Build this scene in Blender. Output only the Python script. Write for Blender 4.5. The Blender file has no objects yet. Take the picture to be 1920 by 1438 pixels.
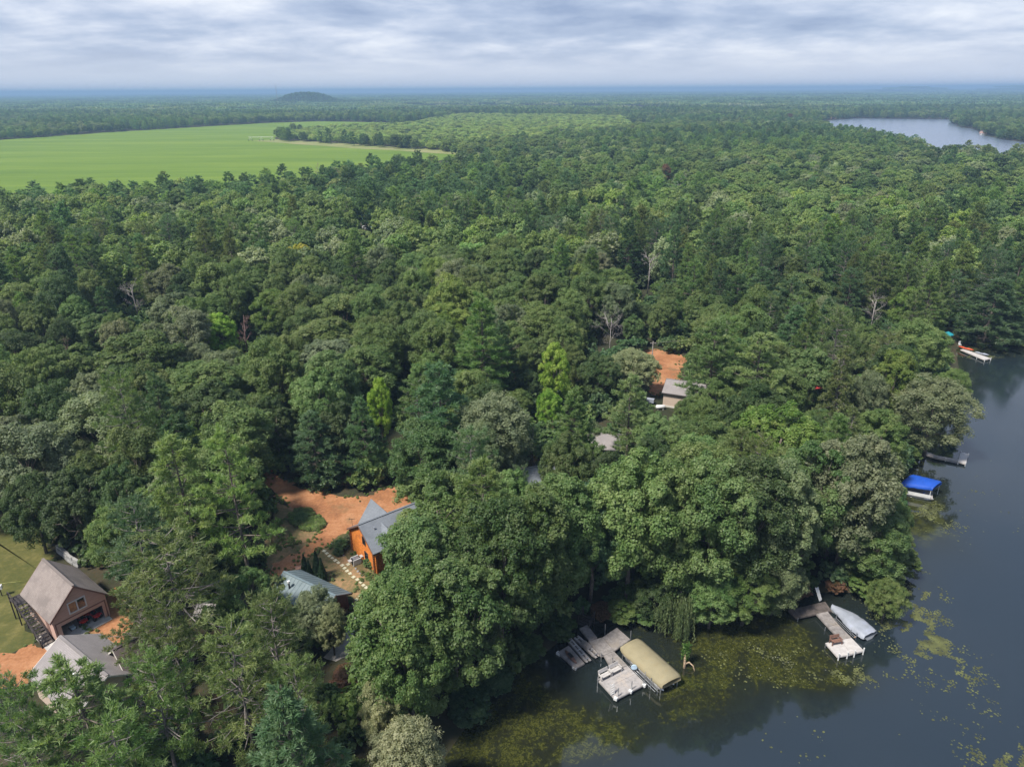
import bpy, math, random
import numpy as np
from mathutils import Matrix, Vector

random.seed(7)
rng = np.random.default_rng(7)
scene = bpy.context.scene
COL = scene.collection
R = math.radians

# ------------------------------------------------------------------ camera
F = 1331.0; PITCH = R(22.45); ROLL = R(0.36); H = 60.0
fw = np.array([0, math.cos(PITCH), -math.sin(PITCH)])
_r0 = np.array([1.0, 0, 0]); _u0 = np.array([0, math.sin(PITCH), math.cos(PITCH)])
rt = _r0 * math.cos(ROLL) - _u0 * math.sin(ROLL)
up = _u0 * math.cos(ROLL) + _r0 * math.sin(ROLL)
CAM = np.array([0, 0, H])
cam_d = bpy.data.cameras.new('camera')
cam = bpy.data.objects.new('camera', cam_d)
COL.objects.link(cam)
m = Matrix.Identity(4)
for i in range(3):
    m[i][0] = rt[i]; m[i][1] = up[i]; m[i][2] = -fw[i]; m[i][3] = CAM[i]
cam.matrix_world = m
cam_d.sensor_width = 36; cam_d.lens = 36 * F / 1920
cam_d.clip_start = 1; cam_d.clip_end = 80000
scene.camera = cam

# ------------------------------------------------------------------ sky and sun
SUN_TO = np.array([-0.62, -0.48, 1.18]); SUN_TO /= np.linalg.norm(SUN_TO)
sun_el = math.asin(SUN_TO[2]); sun_az = math.atan2(SUN_TO[0], SUN_TO[1])
sd = bpy.data.lights.new('sun', 'SUN'); sd.energy = 3.4; sd.angle = R(9.0); sd.color = (1.0, 0.95, 0.87)
so = bpy.data.objects.new('sun', sd); COL.objects.link(so)
so.rotation_euler = Vector(SUN_TO).to_track_quat('Z', 'Y').to_euler()
so.location = (0, 0, 300)
scene.view_settings.view_transform = 'Standard'
scene.view_settings.look = 'None'
scene.view_settings.gamma = 1; scene.view_settings.use_curve_mapping = False
scene.view_settings.exposure = 1.28
scene.render.engine = 'CYCLES'
cy = scene.cycles
cy.use_denoising = True
cy.max_bounces = 6; cy.diffuse_bounces = 4; cy.glossy_bounces = 2; cy.transmission_bounces = 3
cy.volume_bounces = 1; cy.transparent_max_bounces = 4
cy.caustics_reflective = False; cy.caustics_refractive = False


class NT:
    """small helper to wire nodes"""
    def __init__(s, tree): s.t = tree; s.n = tree.nodes; s.l = tree.links
    def new(s, typ, **kw):
        nd = s.n.new(typ)
        for k, v in kw.items(): setattr(nd, k, v)
        return nd
    def link(s, a, b): s.l.new(a, b)
    def put(s, sock, v):
        if isinstance(v, bpy.types.NodeSocket): s.l.new(v, sock)
        elif isinstance(v, (tuple, list)) and len(v) == 3 and sock.type == 'RGBA': sock.default_value = (*v, 1)
        else: sock.default_value = v
    def math(s, op, a, b=None, c=None, clamp=False):
        nd = s.new('ShaderNodeMath', operation=op, use_clamp=clamp)
        s.put(nd.inputs[0], a)
        if b is not None: s.put(nd.inputs[1], b)
        if c is not None: s.put(nd.inputs[2], c)
        return nd.outputs[0]
    def mix(s, f, a, b, blend='MIX'):
        nd = s.new('ShaderNodeMix', data_type='RGBA', blend_type=blend)
        s.put(nd.inputs[0], f); s.put(nd.inputs[6], a); s.put(nd.inputs[7], b)
        return nd.outputs[2]
    def ramp(s, f, stops, interp='LINEAR'):
        nd = s.new('ShaderNodeValToRGB'); cr = nd.color_ramp; cr.interpolation = interp
        while len(cr.elements) < len(stops): cr.elements.new(0.5)
        for e, (p, c) in zip(cr.elements, stops):
            e.position = p; e.color = (*c, 1) if len(c) == 3 else c
        s.put(nd.inputs[0], f); return nd.outputs[0]
    def rangemap(s, v, a, b, c=0.0, d=1.0):
        nd = s.new('ShaderNodeMapRange'); nd.interpolation_type = 'SMOOTHSTEP'
        s.put(nd.inputs[0], v); nd.inputs[1].default_value = a; nd.inputs[2].default_value = b
        nd.inputs[3].default_value = c; nd.inputs[4].default_value = d
        return nd.outputs[0]
    def noise(s, vec, scale, detail=4, rough=0.55, dist=0.0):
        nd = s.new('ShaderNodeTexNoise'); nd.inputs['Scale'].default_value = scale
        nd.inputs['Detail'].default_value = detail; nd.inputs['Roughness'].default_value = rough
        nd.inputs['Distortion'].default_value = dist
        if vec is not None: s.put(nd.inputs['Vector'], vec)
        return nd.outputs[0]


world = bpy.data.worlds.new('World'); scene.world = world; world.use_nodes = True
w = NT(world.node_tree); w.n.clear()
tc = w.new('ShaderNodeTexCoord')
sep = w.new('ShaderNodeSeparateXYZ'); w.link(tc.outputs['Generated'], sep.inputs[0])
zz = w.math('MAXIMUM', sep.outputs[2], 0.0)
den = w.math('ADD', zz, 0.15)
cx_ = w.math('DIVIDE', sep.outputs[0], den); cy_ = w.math('DIVIDE', sep.outputs[1], den)
cmb = w.new('ShaderNodeCombineXYZ'); w.link(cx_, cmb.inputs[0]); w.link(cy_, cmb.inputs[1])
mp = w.new('ShaderNodeMapping'); w.link(cmb.outputs[0], mp.inputs[0])
mp.inputs['Location'].default_value = (3.1, 1.7, 0); mp.inputs['Scale'].default_value = (0.80, 0.80, 1)
n1 = w.noise(mp.outputs[0], 1.7, 8, 0.58, 0.15)
n2 = w.noise(mp.outputs[0], 0.7, 3, 0.5)
cov = w.math('ADD', w.math('MULTIPLY', n1, 0.62), w.math('MULTIPLY', n2, 0.38))
cloud_col = w.ramp(cov, [(0.37, (0.26, 0.33, 0.49)), (0.46, (0.38, 0.45, 0.60)), (0.54, (0.55, 0.60, 0.72)), (0.65, (0.80, 0.82, 0.87))])
cloud_col = w.mix(w.rangemap(sep.outputs[2], 0.2, 0.7, 0.0, 0.62), cloud_col, (0.26, 0.38, 0.66))
hz = w.rangemap(sep.outputs[2], 0.004, 0.062)
col = w.mix(hz, (0.54, 0.585, 0.70), cloud_col)
sky = w.new('ShaderNodeTexSky', sky_type='NISHITA', sun_disc=False)
sky.sun_elevation = sun_el; sky.sun_rotation = sun_az; sky.altitude = 300
bg1 = w.new('ShaderNodeBackground'); w.link(sky.outputs[0], bg1.inputs[0]); bg1.inputs[1].default_value = 0.08
bg2 = w.new('ShaderNodeBackground'); w.link(col, bg2.inputs[0]); bg2.inputs[1].default_value = 0.52
ms = w.new('ShaderNodeMixShader'); ms.inputs[0].default_value = 0.93
w.link(bg1.outputs[0], ms.inputs[1]); w.link(bg2.outputs[0], ms.inputs[2])
wo = w.new('ShaderNodeOutputWorld'); w.link(ms.outputs[0], wo.inputs[0])

# ------------------------------------------------------------------ geometry of the view (used to lay things out on the ground)
def proj(p):
    d = np.asarray(p, float) - CAM
    z = d @ fw
    z = np.where(np.abs(z) < 1e-6, 1e-6, z)
    return np.stack([960 + F * (d @ rt) / z, 719 - F * (d @ up) / z], -1), z
def W(x, y, z=0.0):
    d = fw + rt * (x - 960) / F + up * (719 - y) / F
    return CAM + (z - H) / d[2] * d
def ground_poly(pts, z=1.5): return np.array([W(x, y, z)[:2] for x, y in pts])
def crop(pts, ox, oy, s): return [(ox + x * s, oy + y * s) for x, y in pts]
def inside(P, poly):
    P = np.atleast_2d(P); x, y = P[:, 0], P[:, 1]
    poly = np.asarray(poly, float); res = np.zeros(len(P), bool); n = len(poly)
    for i in range(n):
        x1, y1 = poly[i]; x2, y2 = poly[(i + 1) % n]
        c = ((y1 > y) != (y2 > y))
        with np.errstate(divide='ignore', invalid='ignore'):
            t = (x2 - x1) * (y - y1) / (y2 - y1) + x1
        res ^= c & (x < t)
    return res
def dist_poly(P, poly):
    P = np.atleast_2d(P)[:, :2]; poly = np.asarray(poly, float)
    best = np.full(len(P), 1e18)
    for i in range(len(poly)):
        a, b = poly[i], poly[(i + 1) % len(poly)]; ab = b - a
        t = np.clip(((P - a) @ ab) / max(ab @ ab, 1e-9), 0, 1)
        best = np.minimum(best, ((P - a - t[:, None] * ab) ** 2).sum(1))
    return np.sqrt(best)

LAKE_PX = [(760, 1700), (800, 1470), (850, 1390), (890, 1335), (940, 1275), (1030, 1215), (1085, 1168), (1150, 1160), (1230, 1172), (1330, 1168), (1480, 1135), (1530, 1108), (1580, 1110),
           (1640, 1105), (1680, 1080), (1690, 1000), (1680, 905), (1722, 852), (1745, 830), (1752, 760), (1800, 712), (1790, 655), (1830, 642), (1920, 640)]
LAKE = [tuple(p) for p in ground_poly(LAKE_PX, 0)] + [(190, 172), (420, 190), (520, 60), (300, -120), (-60, -120), (-20, 20)]
LAKE = np.array(LAKE)
HILLS = [(-915, 3430, 37, 118, 110), (4700, 9000, 56, 300, 300), (5950, 8900, 60, 330, 300)]
def zg(P):
    P = np.atleast_2d(P)[:, :2]
    sdist = dist_poly(P, LAKE) * np.where(inside(P, LAKE), -1, 1)
    near = np.clip(sdist * 0.28 + 0.05, -0.9, 1.5)
    d = np.hypot(P[:, 0], P[:, 1])
    z = np.where(d < 500, near, 1.5)
    f = np.clip((d - 1800) / 900, 0, 1)
    z = z + f * (2.5 + 2.5 * np.sin(P[:, 0] / 260 + 1.3 * np.sin(P[:, 1] / 410)) * np.sin(P[:, 1] / 330 + 0.7))
    for i_, (hx, hy, hh, sx, sy) in enumerate(HILLS):
        r2 = ((P[:, 0] - hx) / sx) ** 2 + ((P[:, 1] - hy) / sy) ** 2
        z = z + hh * np.exp(-(r2 ** 1.6 if i_ == 0 else r2))
    return z

# ------------------------------------------------------------------ materials
def mat(name):
    mt = bpy.data.materials.new(name); mt.use_nodes = True
    t = NT(mt.node_tree); t.n.clear()
    out = t.new('ShaderNodeOutputMaterial')
    return mt, t, out
def pbr(name, col, rough=0.7, var=0.18, scale=3.0, col2=None, metal=0.0, spec=0.4, bump=0.0, bscale=20.0, stretch=None, stain=None):
    mt, t, out = mat(name)
    b = t.new('ShaderNodeBsdfPrincipled')
    g = t.new('ShaderNodeTexCoord'); v = g.outputs['Object']
    if stretch:
        q = t.new('ShaderNodeMapping'); t.link(v, q.inputs[0]); q.inputs['Scale'].default_value = stretch; v = q.outputs[0]
    n = t.noise(v, scale, 6, 0.62)
    c2 = col2 or tuple(c * (1 - var * 2) for c in col)
    c1 = tuple(min(1, c * (1 + var)) for c in col) if not col2 else col
    c = t.mix(t.rangemap(n, 0.3, 0.7), c2, c1)
    if stain:
        c = t.mix(t.rangemap(t.noise(g.outputs['Object'], stain[1], 5, 0.65), 0.52, 0.68), c, stain[0])
    t.put(b.inputs['Base Color'], c); b.inputs['Roughness'].default_value = rough
    b.inputs['Metallic'].default_value = metal; b.inputs['Specular IOR Level'].default_value = spec
    if bump:
        bp = t.new('ShaderNodeBump'); bp.inputs['Strength'].default_value = bump; bp.inputs['Distance'].default_value = 0.03
        t.link(t.noise(v, bscale, 5), bp.inputs['Height']); t.link(bp.outputs[0], b.inputs['Normal'])
    t.link(b.outputs[0], out.inputs[0])
    return mt

def leaf_mat(name, source, base=None, trans=0.46):
    """foliage: source 'object' takes the object colour, 'instance' the tint of each instance, 'fixed' BASE"""
    mt, t, out = mat(name)
    if source == 'object':
        oi = t.new('ShaderNodeObjectInfo'); c = oi.outputs['Color']
    elif source == 'instance':
        at = t.new('ShaderNodeAttribute', attribute_type='INSTANCER', attribute_name='tint'); c = at.outputs['Color']
    else:
        rg = t.new('ShaderNodeRGB'); rg.outputs[0].default_value = (*base, 1); c = rg.outputs[0]
    va = t.new('ShaderNodeAttribute', attribute_name='var'); f = va.outputs['Fac']
    hs = t.new('ShaderNodeHueSaturation'); t.put(hs.inputs['Color'], c)
    t.put(hs.inputs['Hue'], t.math('MULTIPLY_ADD', f, -0.055, 0.5275))
    t.put(hs.inputs['Value'], t.math('MULTIPLY_ADD', f, 0.75, 0.62))
    t.put(hs.inputs['Saturation'], t.math('MULTIPLY_ADD', f, -0.2, 1.1))
    b = t.new('ShaderNodeBsdfPrincipled'); t.link(hs.outputs[0], b.inputs['Base Color'])
    b.inputs['Roughness'].default_value = 0.5; b.inputs['Specular IOR Level'].default_value = 0.35
    tr = t.new('ShaderNodeBsdfTranslucent')
    t.put(tr.inputs[0], t.mix(1.0, hs.outputs[0], (1.45, 1.5, 0.75), 'MULTIPLY'))
    mx = t.new('ShaderNodeMixShader'); mx.inputs[0].default_value = trans
    t.link(b.outputs[0], mx.inputs[1]); t.link(tr.outputs[0], mx.inputs[2]); t.link(mx.outputs[0], out.inputs[0])
    return mt

M = {}
M['leaf'] = leaf_mat('leaves', 'object')
M['leaf_i'] = leaf_mat('leaves_far', 'instance')
M['bark'] = pbr('bark', (0.14, 0.115, 0.095), 0.9, 0.3, 3, bump=0.5)
M['bark_grey'] = pbr('bark_grey', (0.19, 0.165, 0.15), 0.9, 0.25, 3, bump=0.5)
M['dead'] = pbr('dead_wood', (0.30, 0.27, 0.25), 0.9, 0.25, 3)
M['dead_brown'] = pbr('dead_brown_wood', (0.20, 0.125, 0.11), 0.9, 0.25, 3)
M['concrete'] = pbr('concrete', (0.36, 0.34, 0.31), 0.85, 0.12, 1.2, bump=0.15)
M['stone'] = pbr('stone', (0.42, 0.39, 0.27), 0.85, 0.15, 4, bump=0.3)
M['greystone'] = pbr('grey_stone', (0.25, 0.245, 0.235), 0.85, 0.2, 2, bump=0.4)
M['white'] = pbr('white_paint', (0.52, 0.52, 0.51), 0.5, 0.06, 3)
M['black'] = pbr('black_rubber', (0.015, 0.015, 0.017), 0.6, 0.1, 5)
M['red'] = pbr('red_paint', (0.42, 0.03, 0.025), 0.35, 0.1, 4)
M['glass'] = pbr('window_glass', (0.012, 0.014, 0.017), 0.05, 0.1, 2, spec=0.9)
M['dockgrey'] = pbr('weathered_dock_boards', (0.20, 0.182, 0.172), 0.85, 0.16, 2.0, stretch=(1, 1, 1), stain=((0.20, 0.175, 0.15), 0.7), bump=0.2)
M['dockpale'] = pbr('pale_dock_boards', (0.28, 0.26, 0.25), 0.8, 0.12, 2.0, stain=((0.32, 0.28, 0.25), 0.8), bump=0.2)
M['dockwhite'] = pbr('white_dock_panels', (0.39, 0.367, 0.35), 0.7, 0.08, 1.5, stain=((0.34, 0.31, 0.285), 0.7))
M['dockdark'] = pbr('dark_dock_boards', (0.085, 0.07, 0.062), 0.85, 0.2, 2, bump=0.2)
M['brownwood'] = pbr('brown_wood', (0.16, 0.085, 0.06), 0.7, 0.2, 5)
M['darkwood'] = pbr('dark_stained_wood', (0.035, 0.028, 0.026), 0.75, 0.25, 4)
M['alu'] = pbr('aluminium', (0.55, 0.56, 0.58), 0.35, 0.1, 3, metal=0.85)
M['tan'] = pbr('tan_canvas', (0.222, 0.192, 0.116), 0.8, 0.06, 0.9, stain=((0.215, 0.18, 0.105), 0.9), bump=0.35, bscale=4)
M['silver'] = pbr('silver_canvas', (0.23, 0.248, 0.285), 0.6, 0.08, 0.8, stain=((0.25, 0.27, 0.33), 0.9), bump=0.35, bscale=3)
M['blue'] = pbr('blue_canvas', (0.005, 0.055, 0.32), 0.6, 0.06, 0.9, bump=0.2, bscale=4)
M['tealcloth'] = pbr('teal_canvas', (0.01, 0.20, 0.24), 0.7, 0.1, 1)
M['redcloth'] = pbr('red_canvas', (0.45, 0.04, 0.04), 0.7, 0.1, 1)
M['bluepaint'] = pbr('blue_paint', (0.01, 0.05, 0.28), 0.4, 0.1, 3)
M['orangepaint'] = pbr('orange_plastic', (0.50, 0.07, 0.02), 0.4, 0.1, 3)
M['ltblue'] = pbr('pale_blue_plastic', (0.42, 0.55, 0.66), 0.4, 0.1, 3)
M['siding'] = pbr('tan_siding', (0.42, 0.275, 0.22), 0.8, 0.06, 1.2, stretch=(1, 1, 6))
M['siding_trim'] = pbr('brown_trim', (0.17, 0.095, 0.075), 0.75, 0.1, 2)
M['beige'] = pbr('beige_siding', (0.42, 0.33, 0.26), 0.8, 0.06, 1.5, stretch=(1, 1, 5))
M['fascia'] = pbr('pale_fascia', (0.50, 0.47, 0.42), 0.6, 0.08, 2)
M['log'] = pbr('varnished_log', (0.42, 0.135, 0.025), 0.5, 0.16, 2.5, stretch=(1, 1, 3), stain=((0.25, 0.075, 0.018), 1.3))
M['logend'] = pbr('log_end', (0.10, 0.045, 0.02), 0.8, 0.2, 5)
M['redboard'] = pbr('red_stained_boards', (0.17, 0.045, 0.02), 0.6, 0.2, 3, stretch=(4, 4, 1))
M['greenroof'] = pbr('grey_green_metal_roof', (0.12, 0.155, 0.165), 0.38, 0.08, 0.8, spec=0.6, stain=((0.085, 0.115, 0.125), 0.6))
M['teal_roof'] = pbr('green_metal_roof', (0.06, 0.16, 0.15), 0.4, 0.08, 0.8, spec=0.6)
M['interior'] = pbr('garage_interior', (0.18, 0.15, 0.13), 0.9, 0.15, 2)
M['plywood'] = pbr('plywood', (0.42, 0.22, 0.10), 0.8, 0.15, 3)
M['gutterwhite'] = M['white']

def shingle(name, a, b, c):
    mt, t, out = mat(name)
    g = t.new('ShaderNodeTexCoord')
    br = t.new('ShaderNodeTexBrick'); t.link(g.outputs['UV'], br.inputs['Vector'])
    br.inputs['Scale'].default_value = 1.0; br.inputs['Brick Width'].default_value = 0.33; br.inputs['Row Height'].default_value = 0.16
    br.inputs['Mortar Size'].default_value = 0.01
    br.inputs['Color1'].default_value = (*a, 1); br.inputs['Color2'].default_value = (*b, 1); br.inputs['Mortar'].default_value = (*[x * 0.6 for x in b], 1)
    cc = t.mix(t.rangemap(t.noise(g.outputs['Object'], 0.5, 5, 0.6), 0.42, 0.65), br.outputs[0], c)
    cc = t.mix(0.35, cc, t.mix(t.noise(g.outputs['Object'], 9, 3), tuple(x * 0.55 for x in a), tuple(min(1, x * 1.35) for x in a)))
    bs = t.new('ShaderNodeBsdfPrincipled'); t.link(cc, bs.inputs['Base Color']); bs.inputs['Roughness'].default_value = 0.9
    bp = t.new('ShaderNodeBump'); bp.inputs['Strength'].default_value = 0.6; bp.inputs['Distance'].default_value = 0.02
    t.link(br.outputs['Fac'], bp.inputs['Height']); bp.invert = True; t.link(bp.outputs[0], bs.inputs['Normal'])
    t.link(bs.outputs[0], out.inputs[0]); return mt
M['sh_tan'] = shingle('weathered_brown_shingles', (0.215, 0.18, 0.16), (0.17, 0.14, 0.125), (0.10, 0.082, 0.074))
M['sh_grey'] = shingle('grey_shingles', (0.235, 0.212, 0.205), (0.195, 0.175, 0.168), (0.155, 0.138, 0.132))
M['sh_blue'] = shingle('blue_grey_shingles', (0.165, 0.18, 0.20), (0.13, 0.143, 0.162), (0.10, 0.11, 0.125))
M['sh_brown'] = shingle('dark_brown_shingles', (0.10, 0.075, 0.07), (0.08, 0.06, 0.055), (0.05, 0.04, 0.036))

def ground_mat(name, stops, s1, s2, extra=None, bump=0.4):
    mt, t, out = mat(name)
    g = t.new('ShaderNodeTexCoord'); v = g.outputs['Object']
    a = t.noise(v, s1, 6, 0.65, 0.4); b2 = t.noise(v, s2, 5, 0.7)
    f = t.math('ADD', t.math('MULTIPLY', a, 0.6), t.math('MULTIPLY', b2, 0.4))
    c = t.ramp(f, stops)
    if extra: c = t.mix(t.rangemap(t.noise(v, extra[1], 5, 0.6), extra[2], extra[3]), c, extra[0])
    bs = t.new('ShaderNodeBsdfPrincipled'); t.link(c, bs.inputs['Base Color']); bs.inputs['Roughness'].default_value = 0.95
    bs.inputs['Specular IOR Level'].default_value = 0.15
    bp = t.new('ShaderNodeBump'); bp.inputs['Strength'].default_value = bump; bp.inputs['Distance'].default_value = 0.12
    t.link(b2, bp.inputs['Height']); t.link(bp.outputs[0], bs.inputs['Normal'])
    t.link(bs.outputs[0], out.inputs[0]); return mt
M['floor'] = ground_mat('forest_floor', [(0.35, (0.016, 0.022, 0.010)), (0.5, (0.035, 0.034, 0.018)), (0.65, (0.06, 0.042, 0.025))], 0.06, 0.9)
M['orange'] = ground_mat('orange_pine_litter', [(0.34, (0.125, 0.058, 0.030)), (0.48, (0.255, 0.112, 0.050)), (0.62, (0.345, 0.175, 0.088))], 0.22, 2.6, ((0.16, 0.10, 0.05), 0.3, 0.54, 0.74))
M['lawn'] = ground_mat('mown_grass', [(0.35, (0.045, 0.055, 0.015)), (0.5, (0.075, 0.075, 0.022)), (0.65, (0.13, 0.115, 0.04))], 0.2, 1.6)
M['scrub'] = ground_mat('patchy_dry_grass', [(0.36, (0.065, 0.075, 0.026)), (0.49, (0.135, 0.105, 0.048)), (0.62, (0.28, 0.16, 0.085))], 0.35, 2.0)
M['gravel'] = ground_mat('grey_gravel', [(0.35, (0.20, 0.185, 0.175)), (0.5, (0.29, 0.27, 0.255)), (0.65, (0.38, 0.355, 0.335))], 0.6, 7)
M['mulch'] = ground_mat('red_mulch', [(0.35, (0.06, 0.02, 0.013)), (0.5, (0.12, 0.035, 0.02)), (0.65, (0.19, 0.06, 0.03))], 0.6, 5)
M['bed'] = ground_mat('bed_soil', [(0.35, (0.05, 0.06, 0.02)), (0.5, (0.09, 0.07, 0.03)), (0.65, (0.16, 0.10, 0.05))], 0.6, 3)
M['shoregrass'] = ground_mat('marsh_grass', [(0.35, (0.05, 0.075, 0.018)), (0.5, (0.085, 0.105, 0.025)), (0.65, (0.13, 0.14, 0.035))], 0.3, 1.5)

def field_mat():
    mt, t, out = mat('green_crop')
    g = t.new('ShaderNodeTexCoord'); v = g.outputs['Object']
    q = t.new('ShaderNodeMapping'); t.link(v, q.inputs[0]); q.inputs['Rotation'].default_value = (0, 0, 0.30); q.inputs['Scale'].default_value = (0.15, 1, 1)
    a = t.noise(q.outputs[0], 0.02, 5, 0.6); b2 = t.noise(q.outputs[0], 0.12, 4, 0.7)
    f = t.math('ADD', t.math('MULTIPLY', a, 0.65), t.math('MULTIPLY', b2, 0.35))
    c = t.ramp(f, [(0.33, (0.070, 0.120, 0.014)), (0.5, (0.098, 0.152, 0.018)), (0.68, (0.135, 0.188, 0.025))])
    bs = t.new('ShaderNodeBsdfPrincipled'); t.link(c, bs.inputs['Base Color']); bs.inputs['Roughness'].default_value = 0.9
    bs.inputs['Specular IOR Level'].default_value = 0.1
    t.link(bs.outputs[0], out.inputs[0]); return mt
M['crop'] = field_mat()
M['dryedge'] = ground_mat('dry_field_margin', [(0.35, (0.12, 0.16, 0.04)), (0.5, (0.17, 0.18, 0.065)), (0.65, (0.23, 0.20, 0.10))], 0.03, 0.3)

def water_mat(name, weeds=True, base=(0.011, 0.017, 0.021), ior=1.64):
    mt, t, out = mat(name)
    g = t.new('ShaderNodeTexCoord'); v = g.outputs['Object']
    bs = t.new('ShaderNodeBsdfPrincipled')
    if weeds:
        at = t.new('ShaderNodeAttribute', attribute_name='weed')
        n1 = t.noise(v, 0.34, 8, 0.66, 1.1); n2 = t.noise(v, 2.4, 5, 0.7, 0.5)
        f = t.math('ADD', t.math('MULTIPLY', n1, 0.65), t.math('MULTIPLY', n2, 0.35))
        f = t.math('ADD', f, t.math('MULTIPLY_ADD', at.outputs['Fac'], 0.27, -0.27))
        k = t.rangemap(f, 0.45, 0.57)
        n3 = t.noise(v, 5.5, 4, 0.7)
        weedc = t.mix(t.rangemap(t.math('ADD', t.math('MULTIPLY', n2, .5), t.math('MULTIPLY', n3, .5)), .36, .66), (0.008, 0.011, 0.004), (0.055, 0.058, 0.014))
        dark = t.mix(at.outputs['Fac'], base, (0.012, 0.014, 0.008))
        t.link(t.mix(k, dark, weedc), bs.inputs['Base Color'])
    else:
        bs.inputs['Base Color'].default_value = (*base, 1)
    bs.inputs['IOR'].default_value = ior
    t.put(bs.inputs['Roughness'], t.math('MULTIPLY_ADD', t.rangemap(t.noise(v, 0.035, 4, .6, .6), .42, .62), .10, .03) if weeds else 0.22)
    bp = t.new('ShaderNodeBump'); bp.inputs['Strength'].default_value = 0.05; bp.inputs['Distance'].default_value = 0.05
    q = t.new('ShaderNodeMapping'); t.link(v, q.inputs[0]); q.inputs['Scale'].default_value = (1, 1.6, 1)
    t.link(t.noise(q.outputs[0], 1.1, 4, 0.6, 0.3), bp.inputs['Height']); t.link(bp.outputs[0], bs.inputs['Normal'])
    t.link(bs.outputs[0], out.inputs[0]); return mt
M['water'] = water_mat('lake_water')
M['water2'] = water_mat('distant_lake_water', False, (0.10, 0.12, 0.16), 1.6)

# ------------------------------------------------------------------ mesh and object helpers
def mesh_np(name, V, Fc, mt, var=None, smooth=False):
    V = np.asarray(V, np.float32); Fc = np.asarray(Fc, np.int32); k = Fc.shape[1]
    me = bpy.data.meshes.new(name)
    me.vertices.add(len(V)); me.vertices.foreach_set('co', V.ravel())
    me.loops.add(Fc.size); me.loops.foreach_set('vertex_index', Fc.ravel())
    me.polygons.add(len(Fc)); me.polygons.foreach_set('loop_start', np.arange(len(Fc), dtype=np.int32) * k)
    me.update(calc_edges=True)
    if smooth: me.polygons.foreach_set('use_smooth', np.ones(len(Fc), bool))
    else: me.polygons.foreach_set('use_smooth', np.zeros(len(Fc), bool))
    if var is not None:
        a = me.attributes.new('var', 'FLOAT', 'POINT'); a.data.foreach_set('value', np.asarray(var, np.float32))
    if mt: me.materials.append(mt)
    return me
def link(name, me, parent=None, loc=None):
    o = bpy.data.objects.new(name, me); COL.objects.link(o)
    if parent: o.parent = parent
    if loc is not None: o.location = loc
    return o
def tag(o, label=None, cat=None, group=None, kind=None):
    for k, v in (('label', label), ('category', cat), ('group', group), ('kind', kind)):
        if v: o[k] = v
    return o
def thing(name, label, cat, loc, group=None, rz=0):
    o = bpy.data.objects.new(name, None); COL.objects.link(o); o.empty_display_size = 0.5
    o.location = tuple(float(v) for v in loc); o.rotation_euler.z = rz
    return tag(o, label, cat, group)
def copy_thing(o, loc, rz=0.0, label=None, color=None, scale=None):
    c = o.copy(); COL.objects.link(c); c.location = tuple(float(v) for v in loc); c.rotation_euler.z = rz
    if label: c['label'] = label
    if scale: c.scale = scale
    for ch in list(o.children):
        d = ch.copy(); COL.objects.link(d); d.parent = c
        if color and ch.name.startswith('crown'): d.color = (*color, 1)
        for gch in list(ch.children):
            e = gch.copy(); COL.objects.link(e); e.parent = d
    return c

class MB:
    """collects shapes in world space and links them as ONE mesh"""
    def __init__(s): s.v = []; s.f = []
    def add(s, V, Fs):
        n = len(s.v); s.v += [tuple(map(float, p)) for p in V]; s.f += [tuple(i + n for i in f) for f in Fs]; return s
    def prism(s, bottom, top):
        n = len(bottom)
        return s.add(list(bottom) + list(top), [tuple(range(n))[::-1], tuple(range(n, 2 * n))] + [(i, (i + 1) % n, n + (i + 1) % n, n + i) for i in range(n)])
    def box(s, c, size, yaw=0.0):
        cx, cy_, cz = c; a, b, h = [q / 2 for q in size]; co, si = math.cos(yaw), math.sin(yaw)
        P = [(cx + co * x - si * y, cy_ + si * x + co * y) for x, y in ((-a, -b), (a, -b), (a, b), (-a, b))]
        return s.prism([(*p, cz - h) for p in P], [(*p, cz + h) for p in P])
    def tube(s, pts, rad, n=8, caps=True):
        pts = [np.asarray(p, float) for p in pts]; k = len(pts)
        rad = list(rad) if hasattr(rad, '__len__') else [rad] * k
        V = []; Fs = []
        for i, p in enumerate(pts):
            d = pts[min(i + 1, k - 1)] - pts[max(i - 1, 0)]; d = d / (np.linalg.norm(d) + 1e-9)
            ref = np.array([0, 0, 1.0]) if abs(d[2]) < 0.9 else np.array([1.0, 0, 0])
            a = np.cross(d, ref); a /= np.linalg.norm(a); b = np.cross(d, a)
            for j in range(n):
                t = 2 * math.pi * j / n; V.append(p + rad[i] * (a * math.cos(t) + b * math.sin(t)))
        for i in range(k - 1):
            for j in range(n):
                Fs.append((i * n + j, i * n + (j + 1) % n, (i + 1) * n + (j + 1) % n, (i + 1) * n + j))
        if caps: Fs += [tuple(range(n))[::-1], tuple(range((k - 1) * n, k * n))]
        return s.add(V, Fs)
    def quadslab(s, q, t):
        q = [np.asarray(p, float) for p in q]
        return s.prism([p - np.array([0, 0, t]) for p in q], q)
    def build(s, name, mt, parent=None, smooth=False, origin=None):
        me = bpy.data.meshes.new(name)
        org = np.array(parent.location if parent else (origin if origin is not None else (0, 0, 0)), float)
        if parent and parent.parent: org = org + np.array(parent.parent.location)
        me.from_pydata([tuple(np.array(p) - org) for p in s.v], [], s.f); me.update()
        if smooth: me.polygons.foreach_set('use_smooth', np.ones(len(me.polygons), bool))
        me.materials.append(mt)
        o = link(name, me, parent)
        if not parent: o.location = tuple(org)
        return o
def uv_planar(o, ax, ay):
    me = o.data; uv = me.uv_layers.new(name='uv'); ax = np.array(ax); ay = np.array(ay)
    co = np.array([v.co for v in me.vertices])
    for l in me.loops: uv.data[l.index].uv = (float(co[l.vertex_index] @ ax), float(co[l.vertex_index] @ ay))

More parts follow.
